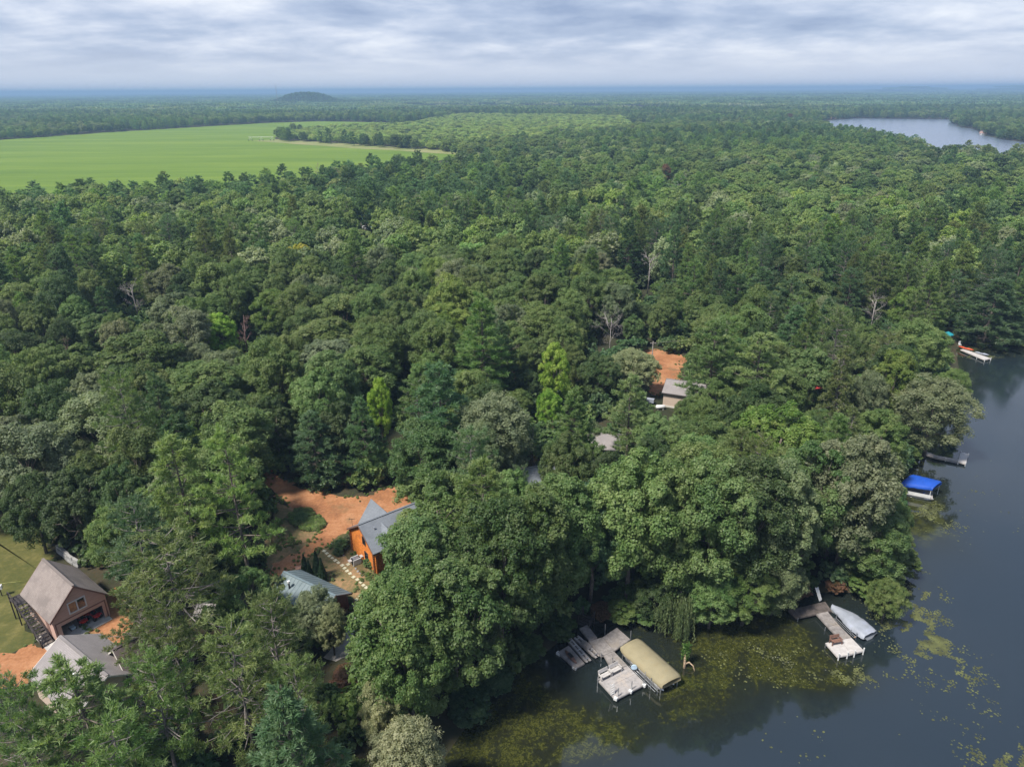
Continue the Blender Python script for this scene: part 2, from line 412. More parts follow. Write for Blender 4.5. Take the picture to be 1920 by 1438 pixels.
def sheet(name, poly, z, mt, jitter=0.35, step=1.0, kind='structure'):
    """flat ground sheet with an uneven edge"""
    P = []; poly = np.asarray(poly, float)
    for i in range(len(poly)):
        a, b = poly[i], poly[(i + 1) % len(poly)]; n = max(1, int(np.linalg.norm(b - a) / step))
        for k in range(n): P.append(a + (b - a) * k / n + rng.normal(0, jitter, 2))
    me = bpy.data.meshes.new(name)
    me.from_pydata([(p[0], p[1], z) for p in P], [], [tuple(range(len(P)))]); me.update()
    if me.polygons[0].normal.z < 0: me.flip_normals()
    me.materials.append(mt); o = link(name, me); tag(o, kind=kind); return o

# ------------------------------------------------------------------ the ground, water, field
def axis(lo, hi, near, fine, growth):
    out = [0.0]; st = fine
    while out[-1] < hi:
        if out[-1] > near: st *= growth
        out.append(out[-1] + st)
    neg = [0.0]; st = fine
    while neg[-1] > lo:
        if neg[-1] < -near: st *= growth
        neg.append(neg[-1] - st)
    return np.array(sorted(set(neg + out)))
gx = axis(-30000, 30000, 150, 1.6, 1.07); gy = axis(-250, 30000, 190, 1.6, 1.06)
XX, YY = np.meshgrid(gx, gy); P2 = np.stack([XX.ravel(), YY.ravel()], 1)
V = np.concatenate([P2, zg(P2)[:, None]], 1)
nx, ny = len(gx), len(gy)
ii = (np.arange(ny - 1)[:, None] * nx + np.arange(nx - 1)[None]).ravel()
tag(link('ground', mesh_np('ground', V, np.stack([ii, ii + 1, ii + nx + 1, ii + nx], 1), M['floor'], smooth=True)), kind='structure')

wx = np.concatenate([np.arange(-80, 140, 0.8), np.linspace(140, 540, 60)]); wy = np.concatenate([np.linspace(-160, 36, 30), np.arange(36.8, 180, 0.8)])
XX, YY = np.meshgrid(wx, wy); PW = np.stack([XX.ravel(), YY.ravel()], 1)
V = np.concatenate([PW, np.zeros((len(PW), 1))], 1); nx, ny = len(wx), len(wy)
ii = (np.arange(ny - 1)[:, None] * nx + np.arange(nx - 1)[None]).ravel()
me = mesh_np('lake', V, np.stack([ii, ii + 1, ii + nx + 1, ii + nx], 1), M['water'], smooth=True)
pw, _ = proj(V)
def blob(P, x, y, rx, ry): return np.exp(-((P[:, 0] - x) / rx) ** 2 - ((P[:, 1] - y) / ry) ** 2)
wd = dist_poly(PW, LAKE)
weed = np.clip(1.0 - wd / 7.0, 0, 1) * 0.75
for bx, by, sx_, sy_, am in ((1000, 1340, 130, 70, 1.1), (1120, 1390, 120, 50, .9), (1290, 1300, 110, 60, 1.1), (1450, 1235, 130, 55, 1.15), (1560, 1270, 80, 25, .9), (1400, 1190, 120, 40, .8),
                         (1740, 985, 50, 45, 1.0), (1740, 940, 50, 30, .7), (950, 1420, 90, 40, .8), (1850, 650, 70, 14, 1.1), (1765, 905, 60, 40, .4)):
    wpt = W(bx, by, 0); ppx = F / ((wpt - CAM) @ fw); sl = (H / np.linalg.norm(wpt - CAM))
    weed += am * blob(PW, wpt[0], wpt[1], sx_ / ppx, sy_ / ppx / sl)
a = me.attributes.new('weed', 'FLOAT', 'POINT'); a.data.foreach_set('value', np.clip(weed, 0, 1.15).astype(np.float32))
tag(link('lake', me), kind='structure')

g = np.random.default_rng(21); CC = []
for bx, by, sx_, sy_, nn_, in ((1722, 1185, 50, 62, 3600), (1705, 1085, 30, 40, 1300), (1740, 960, 40, 26, 700), (1600, 1262, 60, 14, 300), (1440, 1240, 90, 30, 260), (1880, 1420, 45, 26, 600), (1790, 1330, 90, 70, 70), (1850, 940, 60, 90, 50), (1880, 652, 50, 7, 1200), (1840, 668, 30, 5, 500), (1830, 915, 14, 6, 40), (1500, 1390, 60, 30, 30)):
    wpt = W(bx, by, 0); ppx = F / ((wpt - CAM) @ fw); sl = H / np.linalg.norm(wpt - CAM)
    CC.append(np.stack([g.normal(wpt[0], sx_ / ppx * .62, nn_ * 3), g.normal(wpt[1], sy_ / ppx / sl * .62, nn_ * 3)], 1)[:, :2])
CC = np.concatenate(CC); nf = (np.sin(CC[:, 0] * .9 + 1.4 * np.sin(CC[:, 1] * .7)) + np.sin(CC[:, 1] * 1.3 + 1.2 * np.sin(CC[:, 0] * .8 + 2)) + .8 * np.sin(CC[:, 0] * 2.3 + 1.5 * np.sin(CC[:, 1] * 2.1)))
CC = CC[(nf > g.uniform(-.2, 1.3, len(CC))) & inside(CC, LAKE)]; n = len(CC); an = np.linspace(0, 6.283, 7)[:6] + g.uniform(0, 6, (n, 1)); rr_ = g.uniform(.04, .15, (n, 1)) * g.uniform(.6, 1.2, (n, 6))
V = np.stack([CC[:, :1] + np.cos(an) * rr_, CC[:, 1:] + np.sin(an) * rr_, np.repeat(g.uniform(.006, .016, (n, 1)), 6, 1)], 2).reshape(-1, 3)
o = link('floating_weeds', mesh_np('floating_weeds', V, np.arange(6 * n).reshape(-1, 6), pbr('pond_weed', (0.075, 0.082, 0.024), .8, .3, .7, stain=((0.032, 0.038, 0.012), .5)))); o['kind'] = 'stuff'
n = 22; CC = np.array([W(x, y, 0)[:2] for x, y in zip(g.normal(1460, 45, n), g.normal(1230, 22, n))]); CC = CC[inside(CC, LAKE)]; n = len(CC); an = np.linspace(0, 6.283, 7)[:6][None] + np.zeros((n, 1))
V = np.concatenate([np.stack([CC[:, :1] + np.cos(an) * r_, CC[:, 1:] + np.sin(an) * r_, np.full((n, 6), z_)], 2) for r_, z_ in ((.015, .02), (.035, .04))], 1).reshape(-1, 3); b_ = np.arange(n)[:, None] * 12
Fq = np.concatenate([b_ + np.array([[k, (k + 1) % 6, 6 + (k + 1) % 6, 6 + k]]) for k in range(6)]); o = link('water_lily_blossoms', mesh_np('blossoms', V, Fq, M['white'])); o['kind'] = 'stuff'

FIELD_PX = [(-260, 290), (0, 263), (200, 249), (330, 241), (500, 231), (600, 228), (720, 230), (750, 233), (740, 237), (620, 241), (540, 250), (514, 259), (520, 265), (660, 274), (862, 287),
            (850, 296), (760, 312), (690, 340), (560, 362), (420, 378), (0, 390), (-260, 400)]
FIELD = ground_poly(FIELD_PX, 1.6)
sheet('crop_field', FIELD, 1.62, M['crop'], 2.0, 30)
sheet('field_margin', ground_poly([(470, 265), (520, 262), (660, 270.5), (866, 284), (866, 291), (760, 284), (640, 277), (520, 268)], 1.6), 1.70, M['dryedge'], 1.0, 20)
LAKE2_PX = [(1525, 231), (1560, 226), (1600, 222.5), (1700, 223.5), (1785, 224.5), (1783, 231), (1800, 238), (1830, 244), (1840, 253), (1880, 262), (1960, 272), (1960, 300), (1860, 300), (1760, 300), (1715, 282), (1640, 262), (1560, 246)]
LAKE2 = ground_poly(LAKE2_PX, 1.7)
sheet('distant_lake', LAKE2, 1.7, M['water2'], 2.0, 30)
FARFIELDS = [[(1395, 193), (1445, 192.5), (1445, 196), (1395, 196.5)], [(1180, 233), (1225, 232), (1226, 241), (1184, 242)], [(1240, 258), (1262, 257), (1262, 263), (1242, 263)]]
for q in FARFIELDS: sheet('meadow', ground_poly(q, 1.6), 1.72, M['dryedge'], 1.0, 20)

c2 = lambda pts: crop(pts, 460, 860, 0.2642)
DRIVE_PX = c2([(120, 60), (260, 140), (430, 215), (560, 240), (700, 270), (850, 265), (1000, 205), (1120, 180), (1180, 330), (960, 430), (740, 520), (660, 570), (610, 605), (490, 655), (370, 750),
               (250, 850), (170, 830), (200, 740), (300, 690), (430, 630), (490, 560), (550, 480), (520, 430), (400, 380), (300, 330), (200, 240), (130, 160)])
YARD_PX = c2([(190, 300), (560, 380), (760, 480), (1000, 700), (950, 960), (900, 1010), (780, 1100), (560, 1120), (150, 920), (140, 700)])
LAWN_PX = [(-60, 985), (70, 985), (105, 1050), (50, 1120), (60, 1205), (20, 1225), (-60, 1235)]
ORANGE2_PX = [(-60, 1230), (20, 1222), (70, 1205), (110, 1225), (95, 1255), (80, 1275), (-60, 1300)]
ORANGE3_PX = [(150, 1165), (195, 1110), (225, 1100), (250, 1150), (240, 1195), (200, 1220), (170, 1200)]
CLEAR2_PX = crop([(640, 560), (860, 525), (1000, 530), (1260, 610), (1250, 690), (1180, 800), (1130, 950), (960, 1010), (860, 960), (900, 870), (880, 700), (700, 680)], 1060, 560, 0.1809)
GRAVEL_PX = c2([(905, 985), (960, 990), (860, 1090), (800, 1180), (760, 1260), (740, 1400), (640, 1440), (560, 1400), (680, 1280), (760, 1150), (790, 1090)])
sheet('yard', ground_poly(YARD_PX), 1.506, M['scrub'], 0.3, 0.8)
sheet('driveway', ground_poly(DRIVE_PX), 1.512, M['orange'], 0.28, 0.6)
sheet('lawn', ground_poly(LAWN_PX), 1.506, M['lawn'], 0.3, 1)
sheet('sandy_yard', ground_poly(ORANGE2_PX), 1.514, M['orange'], 0.3, 0.8)
sheet('sandy_apron', ground_poly(ORANGE3_PX), 1.511, M['orange'], 0.3, 0.8)
sheet('clearing', ground_poly(CLEAR2_PX), 1.506, M['orange'], 0.4, 1.2)
sheet('gravel_path', ground_poly(GRAVEL_PX), 1.521, M['gravel'], 0.12, 0.5)
sheet('planting_bed', ground_poly(c2([(330, 400), (400, 370), (480, 395), (550, 460), (520, 505), (430, 500), (350, 450)])), 1.525, M['bed'], 0.15, 0.5)
sheet('flower_bed', ground_poly(c2([(615, 600), (650, 545), (725, 530), (760, 640), (830, 740), (900, 830), (840, 840), (740, 720)])), 1.528, M['bed'], 0.1, 0.5)
sheet('mulch_patch', ground_poly([(625, 1268), (660, 1250), (690, 1262), (690, 1300), (640, 1305)]), 1.526, M['mulch'], 0.2, 0.5)
sheet('mulch_terrace', ground_poly([(835, 1040), (900, 1030), (905, 1060), (845, 1078)]), 1.526, M['orange'], 0.2, 0.5)
for q in ([(868, 676), (915, 684), (915, 700), (868, 692)], [(950, 690), (990, 690), (985, 712), (948, 708)], [(1145, 785), (1165, 770), (1215, 800), (1200, 830)]):
    sheet('sandy_patch', ground_poly(q), 1.51, M['orange'], 0.3, 0.8)
sheet('marsh', ground_poly([(1800, 642), (1830, 628), (1920, 625), (1990, 630), (1990, 652), (1900, 651), (1850, 648)], 0.2), 0.62, M['shoregrass'], 0.3, 1)

# ------------------------------------------------------------------ haze
hb = MB().box((0, 14880, 45.5), (61000, 31000, 95))
hm, t, out = mat('haze_air')
pv = t.new('ShaderNodeVolumePrincipled')
pv.inputs['Color'].default_value = (0.27, 0.41, 0.61, 1); pv.inputs['Density'].default_value = 0.00020
pv.inputs['Anisotropy'].default_value = 0.0
t.link(pv.outputs[0], out.inputs['Volume'])
haze = hb.build('haze', hm); haze['kind'] = 'stuff'

# ------------------------------------------------------------------ tree prototypes
def unit(n, g): v = g.normal(0, 1, (n, 3)); return v / np.linalg.norm(v, axis=1, keepdims=True)
def leaves(C, N, L, Wd, g, var, fold=0.25):
    """diamond leaves: centres C, normals N"""
    n = len(C); N = N / (np.linalg.norm(N, axis=1, keepdims=True) + 1e-9)
    A = np.cross(N, unit(n, g)); A /= np.linalg.norm(A, axis=1, keepdims=True) + 1e-9; B = np.cross(N, A)
    s = g.uniform(0.55, 1.5, (n, 1)); l = L * s / 2; q = Wd * s / 2
    Vt = np.stack([C - A * l, C + B * q + N * q * fold, C + A * l, C - B * q + N * q * fold], 1).reshape(-1, 3)
    return Vt, np.arange(4 * n).reshape(-1, 4), np.repeat(var, 4)
def tubes(paths, rads, n=5):
    mb = MB()
    for p, r_ in zip(paths, rads): mb.tube(p, r_, n)
    return mb
def mesh_from(mb, name, mt, smooth=True):
    me = bpy.data.meshes.new(name); me.from_pydata(mb.v, [], mb.f); me.update()
    if smooth: me.polygons.foreach_set('use_smooth', np.ones(len(me.polygons), bool))
    me.materials.append(mt); return me

def broadleaf(seed, h=15, Rr=5.0, base=0.16, nl=42, nsub=12, nleaf=95, L=0.215, Wd=0.145, lobe=(1.0, 1.85), leafm='leaf', flat=1.0, trunk=True, topbias=0.0):
    g = np.random.default_rng(seed)
    zc = h * (base + 1) / 2; rz = h * (1 - base) / 2
    k = nl * 3; d = unit(k, g); d = d[d[:, 2] > -0.8]
    sel = [d[0]]
    for c in d[1:]:
        if len(sel) >= nl: break
        if min(np.linalg.norm(c - q) for q in sel[-40:]) > 0.28 * (40 / nl) ** 0.5: sel.append(c)
    d = np.array(sel); nl = len(d)
    lr = g.uniform(*lobe, nl)
    rad = g.uniform(0.62, 1.0, nl)
    squash = 1 - 0.1 * np.clip(-d[:, 2], 0, 1)
    LC = np.stack([d[:, 0] * (Rr - lr * 0.75) * rad * squash, d[:, 1] * (Rr - lr * 0.75) * rad * squash, zc + d[:, 2] * (rz - lr * 0.7) * rad ** 0.6 * flat], 1)
    out = LC - np.array([0, 0, zc - rz * 0.5]); out /= np.linalg.norm(out, axis=1, keepdims=True)
    # sub-clumps
    sd_ = unit(nl * nsub, g) + np.repeat(out, nsub, 0) * 0.55 + np.array([0, 0, 0.2]); sd_ /= np.linalg.norm(sd_, axis=1, keepdims=True)
    slr = np.repeat(lr, nsub)
    SC = np.repeat(LC, nsub, 0) + sd_ * (slr * g.uniform(0.55, 0.95, len(slr)))[:, None]
    sr = slr * g.uniform(0.30, 0.46, len(slr))
    ld = unit(len(SC) * nleaf, g) + np.repeat(sd_, nleaf, 0) * 0.45 + np.array([0, 0, 0.25]); ld /= np.linalg.norm(ld, axis=1, keepdims=True)
    C = np.repeat(SC, nleaf, 0) + ld * (np.repeat(sr, nleaf) * g.uniform(0.45, 1.15, len(ld)))[:, None]
    N = ld + unit(len(ld), g) * 0.55 + np.array([0, 0, 0.35])
    var = np.clip(np.repeat(np.repeat(g.normal(0.5, 0.13, nl), nsub) + g.normal(0, 0.1, len(SC)), nleaf) + g.normal(0, 0.16, len(C)), 0, 1)
    Vt, Fc, vv = leaves(C, N, L, Wd, g, var)
    crown = mesh_np('crown', Vt, Fc, M[leafm], vv)
    tm = None
    if trunk:
        paths, rads = [], []
        tt = [np.array([0, 0, -0.4]), np.array([g.normal(0, .1), g.normal(0, .1), h * 0.2]), np.array([g.normal(0, .25), g.normal(0, .25), h * 0.42]), np.array([g.normal(0, .4), g.normal(0, .4), h * 0.7])]
        paths.append(tt); rads.append([h * 0.019, h * 0.016, h * 0.012, h * 0.004])
        for j in range(0, nl, 2):
            f_ = g.uniform(0.15, 0.6); s_ = tt[1] * (1 - f_) + tt[3] * f_
            e = LC[j]; mid = (s_ + e) / 2 + np.array([0, 0, -0.4]) + g.normal(0, .25, 3)
            paths.append([s_, mid, e]); rads.append([h * 0.006, h * 0.004, h * 0.0015])
        tm = mesh_from(tubes(paths, rads), 'trunk', M['bark'])
    return crown, tm

def conifer(seed, h=20, Rr=4.2, base=0.25, spacing=0.85, nb=6, ntuft=15, nblade=15, blen=0.46, bw=0.10, up_=0.25, prof=0.75, leafm='leaf', droop=0.0, puff=0.42, irregular=0.35, spread=0.34, bark='bark', trunk=True, dead=0):
    g = np.random.default_rng(seed)
    T, D, paths, rads, TV = [], [], [], [], []
    lean = g.normal(0, 0.25, 2)
    axis_ = lambda z: np.array([lean[0] * (z / h) ** 1.5, lean[1] * (z / h) ** 1.5, z])
    z = h * base; bv = 0.5
    while z < h - 0.4:
        t_ = (z - h * base) / (h * (1 - base))
        ln = Rr * ((1 - t_) ** prof) * min(1.0, 0.55 + t_ * 2.2) + 0.35
        ph = g.uniform(0, 6.28)
        for b in range(nb):
            a = ph + 6.283 * b / nb + g.normal(0, 0.25); l = ln * g.uniform(1 - irregular, 1 + irregular * 0.5)
            if g.random() < 0.1: continue
            dr = np.array([math.cos(a), math.sin(a), 0]); la = np.array([-dr[1], dr[0], 0]); zb = z + g.normal(0, spacing * 0.35)
            rise = up_ * l * (0.5 + t_) - droop * l
            p0 = axis_(max(zb, 0.5)); bvar = 0.5 + g.normal(0, 0.14)
            pts = [p0, p0 + dr * l * 0.5 + np.array([0, 0, rise * 0.25]), p0 + dr * l + np.array([0, 0, rise])]
            if trunk: paths.append(pts); rads.append([0.02 + 0.012 * l, 0.02 + 0.006 * l, 0.012])
            m_ = max(3, int(ntuft * (l / Rr) ** 0.8))
            s = g.uniform(0.28, 1.0, m_) ** 0.75; s[0] = 1.0
            wdt = spread * l * np.clip(1.15 - s, 0.12, 1)
            off = g.uniform(-1, 1, m_) * wdt
            zoff = np.where(s < .5, s * .5 * rise, .25 * rise + (s - .5) * 1.5 * rise)
            C = p0 + dr * (s * l)[:, None] + la * off[:, None] + np.array([0, 0, 1.0]) * (zoff + g.normal(0, 0.10, m_) + 0.08)[:, None]
            dd = dr * 0.8 + la * (off / (l * 0.5 + .1))[:, None] + np.array([0, 0, 0.55 - droop])
            T.append(C); D.append(dd); TV.append(np.full(m_, bvar) + g.normal(0, 0.08, m_))
        z += spacing * g.uniform(0.75, 1.25) * (1 - 0.35 * t_)
    # leader
    C = np.stack([axis_(h - q) for q in np.linspace(0, 1.2, 6)]); T.append(C); D.append(np.tile([0, 0, 1.0], (6, 1))); TV.append(np.full(6, 0.6))
    T = np.concatenate(T); D = np.concatenate(D); TV = np.concatenate(TV); n = len(T) * nblade
    D /= np.linalg.norm(D, axis=1, keepdims=True)
    bd = unit(n, g) + np.repeat(D, nblade, 0) * 0.8 + np.array([0, 0, 0.12]); bd /= np.linalg.norm(bd, axis=1, keepdims=True)
    C = np.repeat(T, nblade, 0) + unit(n, g) * puff * 0.5 * g.uniform(0, 1, (n, 1))
    ln = blen * g.uniform(0.7, 1.25, (n, 1)); sd_ = np.cross(bd, unit(n, g)); sd_ /= np.linalg.norm(sd_, axis=1, keepdims=True) + 1e-9
    Vt = np.stack([C - sd_ * bw / 2, C + sd_ * bw / 2, C + bd * ln + sd_ * bw * 0.15, C + bd * ln - sd_ * bw * 0.15], 1).reshape(-1, 3)
    vv = np.repeat(np.clip(np.repeat(TV, nblade) + g.normal(0, 0.15, n), 0, 1), 4)
    crown = mesh_np('crown', Vt, np.arange(4 * n).reshape(-1, 4), M[leafm], vv)
    tm = None
    if trunk:
        zs = np.linspace(-0.4, h - 0.6, 7)
        paths.insert(0, [axis_(max(q, 0)) + np.array([0, 0, min(q, 0)]) for q in zs]); rads.insert(0, [0.014 * h * (1 - 0.9 * i / 6) for i in range(7)])
        for q in range(dead):
            zb = h * g.uniform(0.1, base + 0.35); a = g.uniform(0, 6.28); l = Rr * g.uniform(0.5, 0.9)
            dr = np.array([math.cos(a), math.sin(a), 0]); p0 = axis_(zb)
            e = p0 + dr * l + np.array([0, 0, g.normal(0.2, .4)])
            paths.append([p0, (p0 + e) / 2 + g.normal(0, .15, 3), e]); rads.append([0.05, 0.035, 0.012])
            for _ in range(3):
                q0 = p0 + (e - p0) * g.uniform(.4, .9); paths.append([q0, q0 + dr * l * .25 + np.array([-dr[1], dr[0], 0]) * g.normal(0, l * .25) + np.array([0, 0, g.normal(0.1, .3)])]); rads.append([0.025, 0.008])
        tm = mesh_from(tubes(paths, rads), 'trunk', M[bark])
    return crown, tm

def dead_branches(seed, h, Rr, depth=4, r0=0.18, n0=7, spread=0.9, base=0.35):
    g = np.random.default_rng(seed); paths, rads = [], []
    def grow(p, d, l, r_, k):
        q = p + d * l * 0.5 + g.normal(0, l * 0.06, 3); e = q + (d + g.normal(0, 0.18, 3)) * l * 0.5
        paths.append([p, q, e]); rads.append([r_, r_ * 0.8, r_ * 0.55])
        if k == 0: return
        for _ in range(3 if k > 1 else 4):
            nd = d + g.normal(0, 0.55 * spread, 3) + np.array([0, 0, 0.12]); nd /= np.linalg.norm(nd)
            f_ = g.uniform(0.4, 1.0); s_ = p + (e - p) * f_
            grow(s_, nd, l * g.uniform(0.5, 0.75), r_ * 0.5, k - 1)
    paths.append([np.array([0, 0, -.3]), np.array([g.normal(0, .1), g.normal(0, .1), h * base]), np.array([g.normal(0, .2), g.normal(0, .2), h * 0.75])]); rads.append([r0, r0 * .8, r0 * .3])
    for i in range(n0):
        a = 6.283 * i / n0 + g.normal(0, .3); d = np.array([math.cos(a) * spread, math.sin(a) * spread, g.uniform(0.4, 1.3)]); d /= np.linalg.norm(d)
        z0 = h * g.uniform(base * 0.6, 0.7)
        grow(np.array([0, 0, z0]), d, min(Rr, h - z0 + 1) * g.uniform(0.45, 0.65), r0 * 0.45, depth - 1)
    return tubes(paths, rads, 4)

BL = [broadleaf(100, lobe=(.8, 1.8)), broadleaf(101, nl=38, lobe=(.9, 2.1)), broadleaf(102, nl=48, lobe=(.7, 1.55), nsub=11), broadleaf(103, h=17, base=.22, nl=44),
      broadleaf(104, nl=36, base=.20, lobe=(1.1, 2.0), L=.24, Wd=.165), broadleaf(105, h=13, nl=42, base=.1, L=.20, Wd=.125), broadleaf(106, nl=30, lobe=(1.3, 2.2), nsub=13)]
PI = [conifer(200, base=.15), conifer(201, nb=5, irregular=.45, spacing=1.0, ntuft=17), conifer(202, h=22, Rr=4.0, prof=.9, base=.2), conifer(203, Rr=4.8, prof=.55, irregular=.5, spacing=1.05, nb=5, ntuft=20),
      conifer(204, h=16, Rr=4.2, base=.04, prof=.8, spacing=.95, ntuft=18, up_=.12)]
RP = [conifer(210, h=17, Rr=4.2, base=.35, prof=.5, nb=5, spacing=1.0, ntuft=11, nblade=20, blen=.40, bw=.085, puff=.75, irregular=.5, spread=.5, bark='bark_grey', dead=5),
      conifer(211, h=16, Rr=4.4, base=.28, prof=.45, nb=5, spacing=.95, ntuft=11, nblade=20, blen=.38, bw=.085, puff=.75, irregular=.5, spread=.5, bark='bark_grey', dead=7)]
SP = [conifer(220, h=17, Rr=3.2, base=.06, prof=.95, nb=7, spacing=.62, ntuft=13, nblade=13, blen=.28, bw=.09, up_=.0, droop=.28, puff=.35, irregular=.25, spread=.25, bark='bark_grey')]
CO = [broadleaf(230, h=9, Rr=2.2, base=.05, nl=34, nsub=9, nleaf=34, lobe=(.55, .95), L=.26, Wd=.18)]      # small dense shrub-like crown
MIDB = [broadleaf(300 + i, nl=32, nsub=8, nleaf=26, L=.52, Wd=.36, leafm='leaf_i', trunk=False, lobe=(1.2, 2.0)) for i in range(3)]
MIDP = [conifer(310 + i, h=18, Rr=4.6, base=.12, prof=.55, spacing=1.3, nb=6, ntuft=12, nblade=14, blen=.62, bw=.17, leafm='leaf_i', trunk=False, irregular=.45) for i in range(3)]
UND = [broadleaf(320 + i, h=3.2, Rr=1.9, base=.0, nl=14, nsub=6, nleaf=16, L=.36, Wd=.26, lobe=(.6, .95), leafm='leaf_i', trunk=False) for i in range(2)]

TONE = {'dark green': (.046, .084, .026), 'mid green': (.080, .130, .038), 'olive green': (.092, .142, .042), 'yellow green': (.105, .168, .036), 'grey green': (.112, .152, .078),
        'lime green': (.150, .265, .034), 'bluish green': (.066, .126, .058), 'deep green': (.046, .090, .036), 'fresh green': (.090, .156, .050), 'dull olive': (.098, .140, .050), 'rust brown': (.12, .075, .042),
        'light green': (.128, .205, .074), 'plantation': (.155, .225, .066), 'golden yellow': (.28, .26, .035), 'silvery green': (.18, .22, .11), 'dusky purple': (.12, .075, .065)}
TONE = {k: tuple(min(.34, v * f) for v, f in zip(c, (1.42, 1.26, 1.26))) for k, c in TONE.items()}
def vary(c, s=.10):
    k = rng.normal(1, s); return tuple(float(np.clip(v * k * rng.normal(1, s * .32), .004, .6)) for v in c)

keep_src = []   # prototypes of real trees are copied from these
PROTO = {}
def tree(kind, pos, h, Rr, tone, label, group=None, proto=None):
    """one tree: Empty > crown, trunk"""
    lib, name, cat = {'broadleaf': (BL, 'broadleaf_tree', 'broadleaf tree'), 'pine': (PI, 'pine_tree', 'pine tree'), 'red_pine': (RP, 'pine_tree', 'pine tree'),
                      'spruce': (SP, 'spruce_tree', 'spruce tree'), 'shrub': (CO, 'shrub', 'shrub')}[kind]
    k = int(rng.integers(len(lib))) if proto is None else proto
    cr, tk = lib[k]
    dims = {'broadleaf': [(15, 5)] * 3 + [(17, 5)] + [(15, 5)] + [(13, 5)] + [(15, 5)], 'pine': [(20, 4.2), (20, 4.2), (22, 4.0), (20, 4.8), (16, 4.2)], 'red_pine': [(17, 4.2), (16, 4.4)], 'spruce': [(17, 3.2)], 'shrub': [(9, 2.2)]}[kind][k]
    o = thing(name, label, cat, pos, group, float(rng.uniform(0, 6.283)))
    o.scale = (Rr / dims[1], Rr / dims[1] * float(rng.uniform(.92, 1.08)), h / dims[0])
    c = link('crown', cr, o); c.color = (*vary(TONE[tone]), 1)
    if tk: link('trunk', tk, o)
    return o

# ------------------------------------------------------------------ where trees may stand and what must stay in view
VIS_WATER = [(848, 1460), (880, 1385), (945, 1295), (1040, 1243), (1048, 1208), (1085, 1165), (1120, 1172), (1150, 1172), (1200, 1195), (1225, 1205), (1280, 1205), (1300, 1180), (1480, 1150), (1484, 1128), (1530, 1100), (1560, 1125),
             (1640, 1152), (1692, 1118), (1706, 1050), (1702, 1000), (1706, 940), (1680, 905), (1700, 885), (1740, 870), (1745, 850), (1800, 838), (1842, 800), (1835, 745), (1822, 712), (1800, 690), (1795, 648), (1830, 640), (1960, 655), (1960, 1460)]
VIS = [VIS_WATER,
       c2([(150, 100), (430, 215), (700, 280), (900, 260), (1000, 230), (1080, 330), (1060, 420), (900, 740), (905, 830), (930, 960), (830, 1080), (640, 1060), (400, 1030), (330, 980), (200, 930), (170, 800), (250, 600), (230, 330)]),
       [(-20, 1000), (60, 1010), (90, 1045), (140, 1050), (215, 1110), (235, 1175), (190, 1230), (140, 1240), (110, 1285), (70, 1285), (-20, 1275)],
       [(1218, 655), (1285, 668), (1278, 700), (1272, 765), (1232, 772), (1215, 745)],
       [(655, 1150), (700, 1130), (705, 1140), (655, 1225), (620, 1245), (618, 1235)],
       [(838, 1040), (893, 1034), (893, 1062), (838, 1068)], [(1125, 580), (1165, 580), (1165, 640), (1130, 640)], [(600, 1178), (625, 1172), (622, 1192), (602, 1196)], [(632, 1258), (685, 1258), (685, 1290), (632, 1290)],
       [(670, 398), (690, 398), (690, 412), (670, 412)], [(680, 424), (703, 424), (703, 432), (680, 432)], [(1128, 812), (1152, 812), (1152, 835), (1128, 835)], [(1005, 868), (1042, 868), (1042, 900), (1005, 900)],
       [(1504, 716), (1540, 716), (1540, 750), (1504, 750)], [(372, 1148), (408, 1148), (408, 1175), (372, 1175)], [(1760, 628), (1790, 628), (1790, 645), (1760, 645)], [(1893, 376), (1925, 376), (1925, 396), (1893, 396)],
       [(112, 1026), (152, 1040), (150, 1066), (112, 1045)], [(215, 1178), (285, 1172), (275, 1200), (215, 1222)]]
VIS += [[(1012, 650), (1072, 650), (1075, 790), (1008, 790)], [(690, 715), (736, 715), (736, 830), (690, 830)], [(1800, 500), (1925, 500), (1925, 640), (1800, 640)]]
VISDEAD = [(1145, 610, 75, 95), (250, 552, 55, 75), (1217, 505, 40, 80), (456, 606, 45, 60), (538, 335, 40, 40), (596, 325, 26, 36), (1272, 350, 55, 36), (125, 665, 55, 50), (903, 305, 40, 40), (1640, 580, 40, 45)]
VISD = []
VISD.append(([(-100, 345), (0, 330), (90, 322), (160, 332), (250, 332), (340, 316), (420, 310), (500, 314), (540, 296), (600, 302), (660, 288), (700, 297), (760, 288), (866, 284), (866, 250), (-100, 250)], 800.0))
for x_, y_, w_, h_ in VISDEAD: VISD.append(([(x_ - w_ / 2, y_ - h_ / 2), (x_ + w_ / 2, y_ - h_ / 2), (x_ + w_ / 2, y_ + h_ / 2), (x_ - w_ / 2, y_ + h_ / 2)], float((W(x_, y_, 9) - CAM) @ fw) - 1))

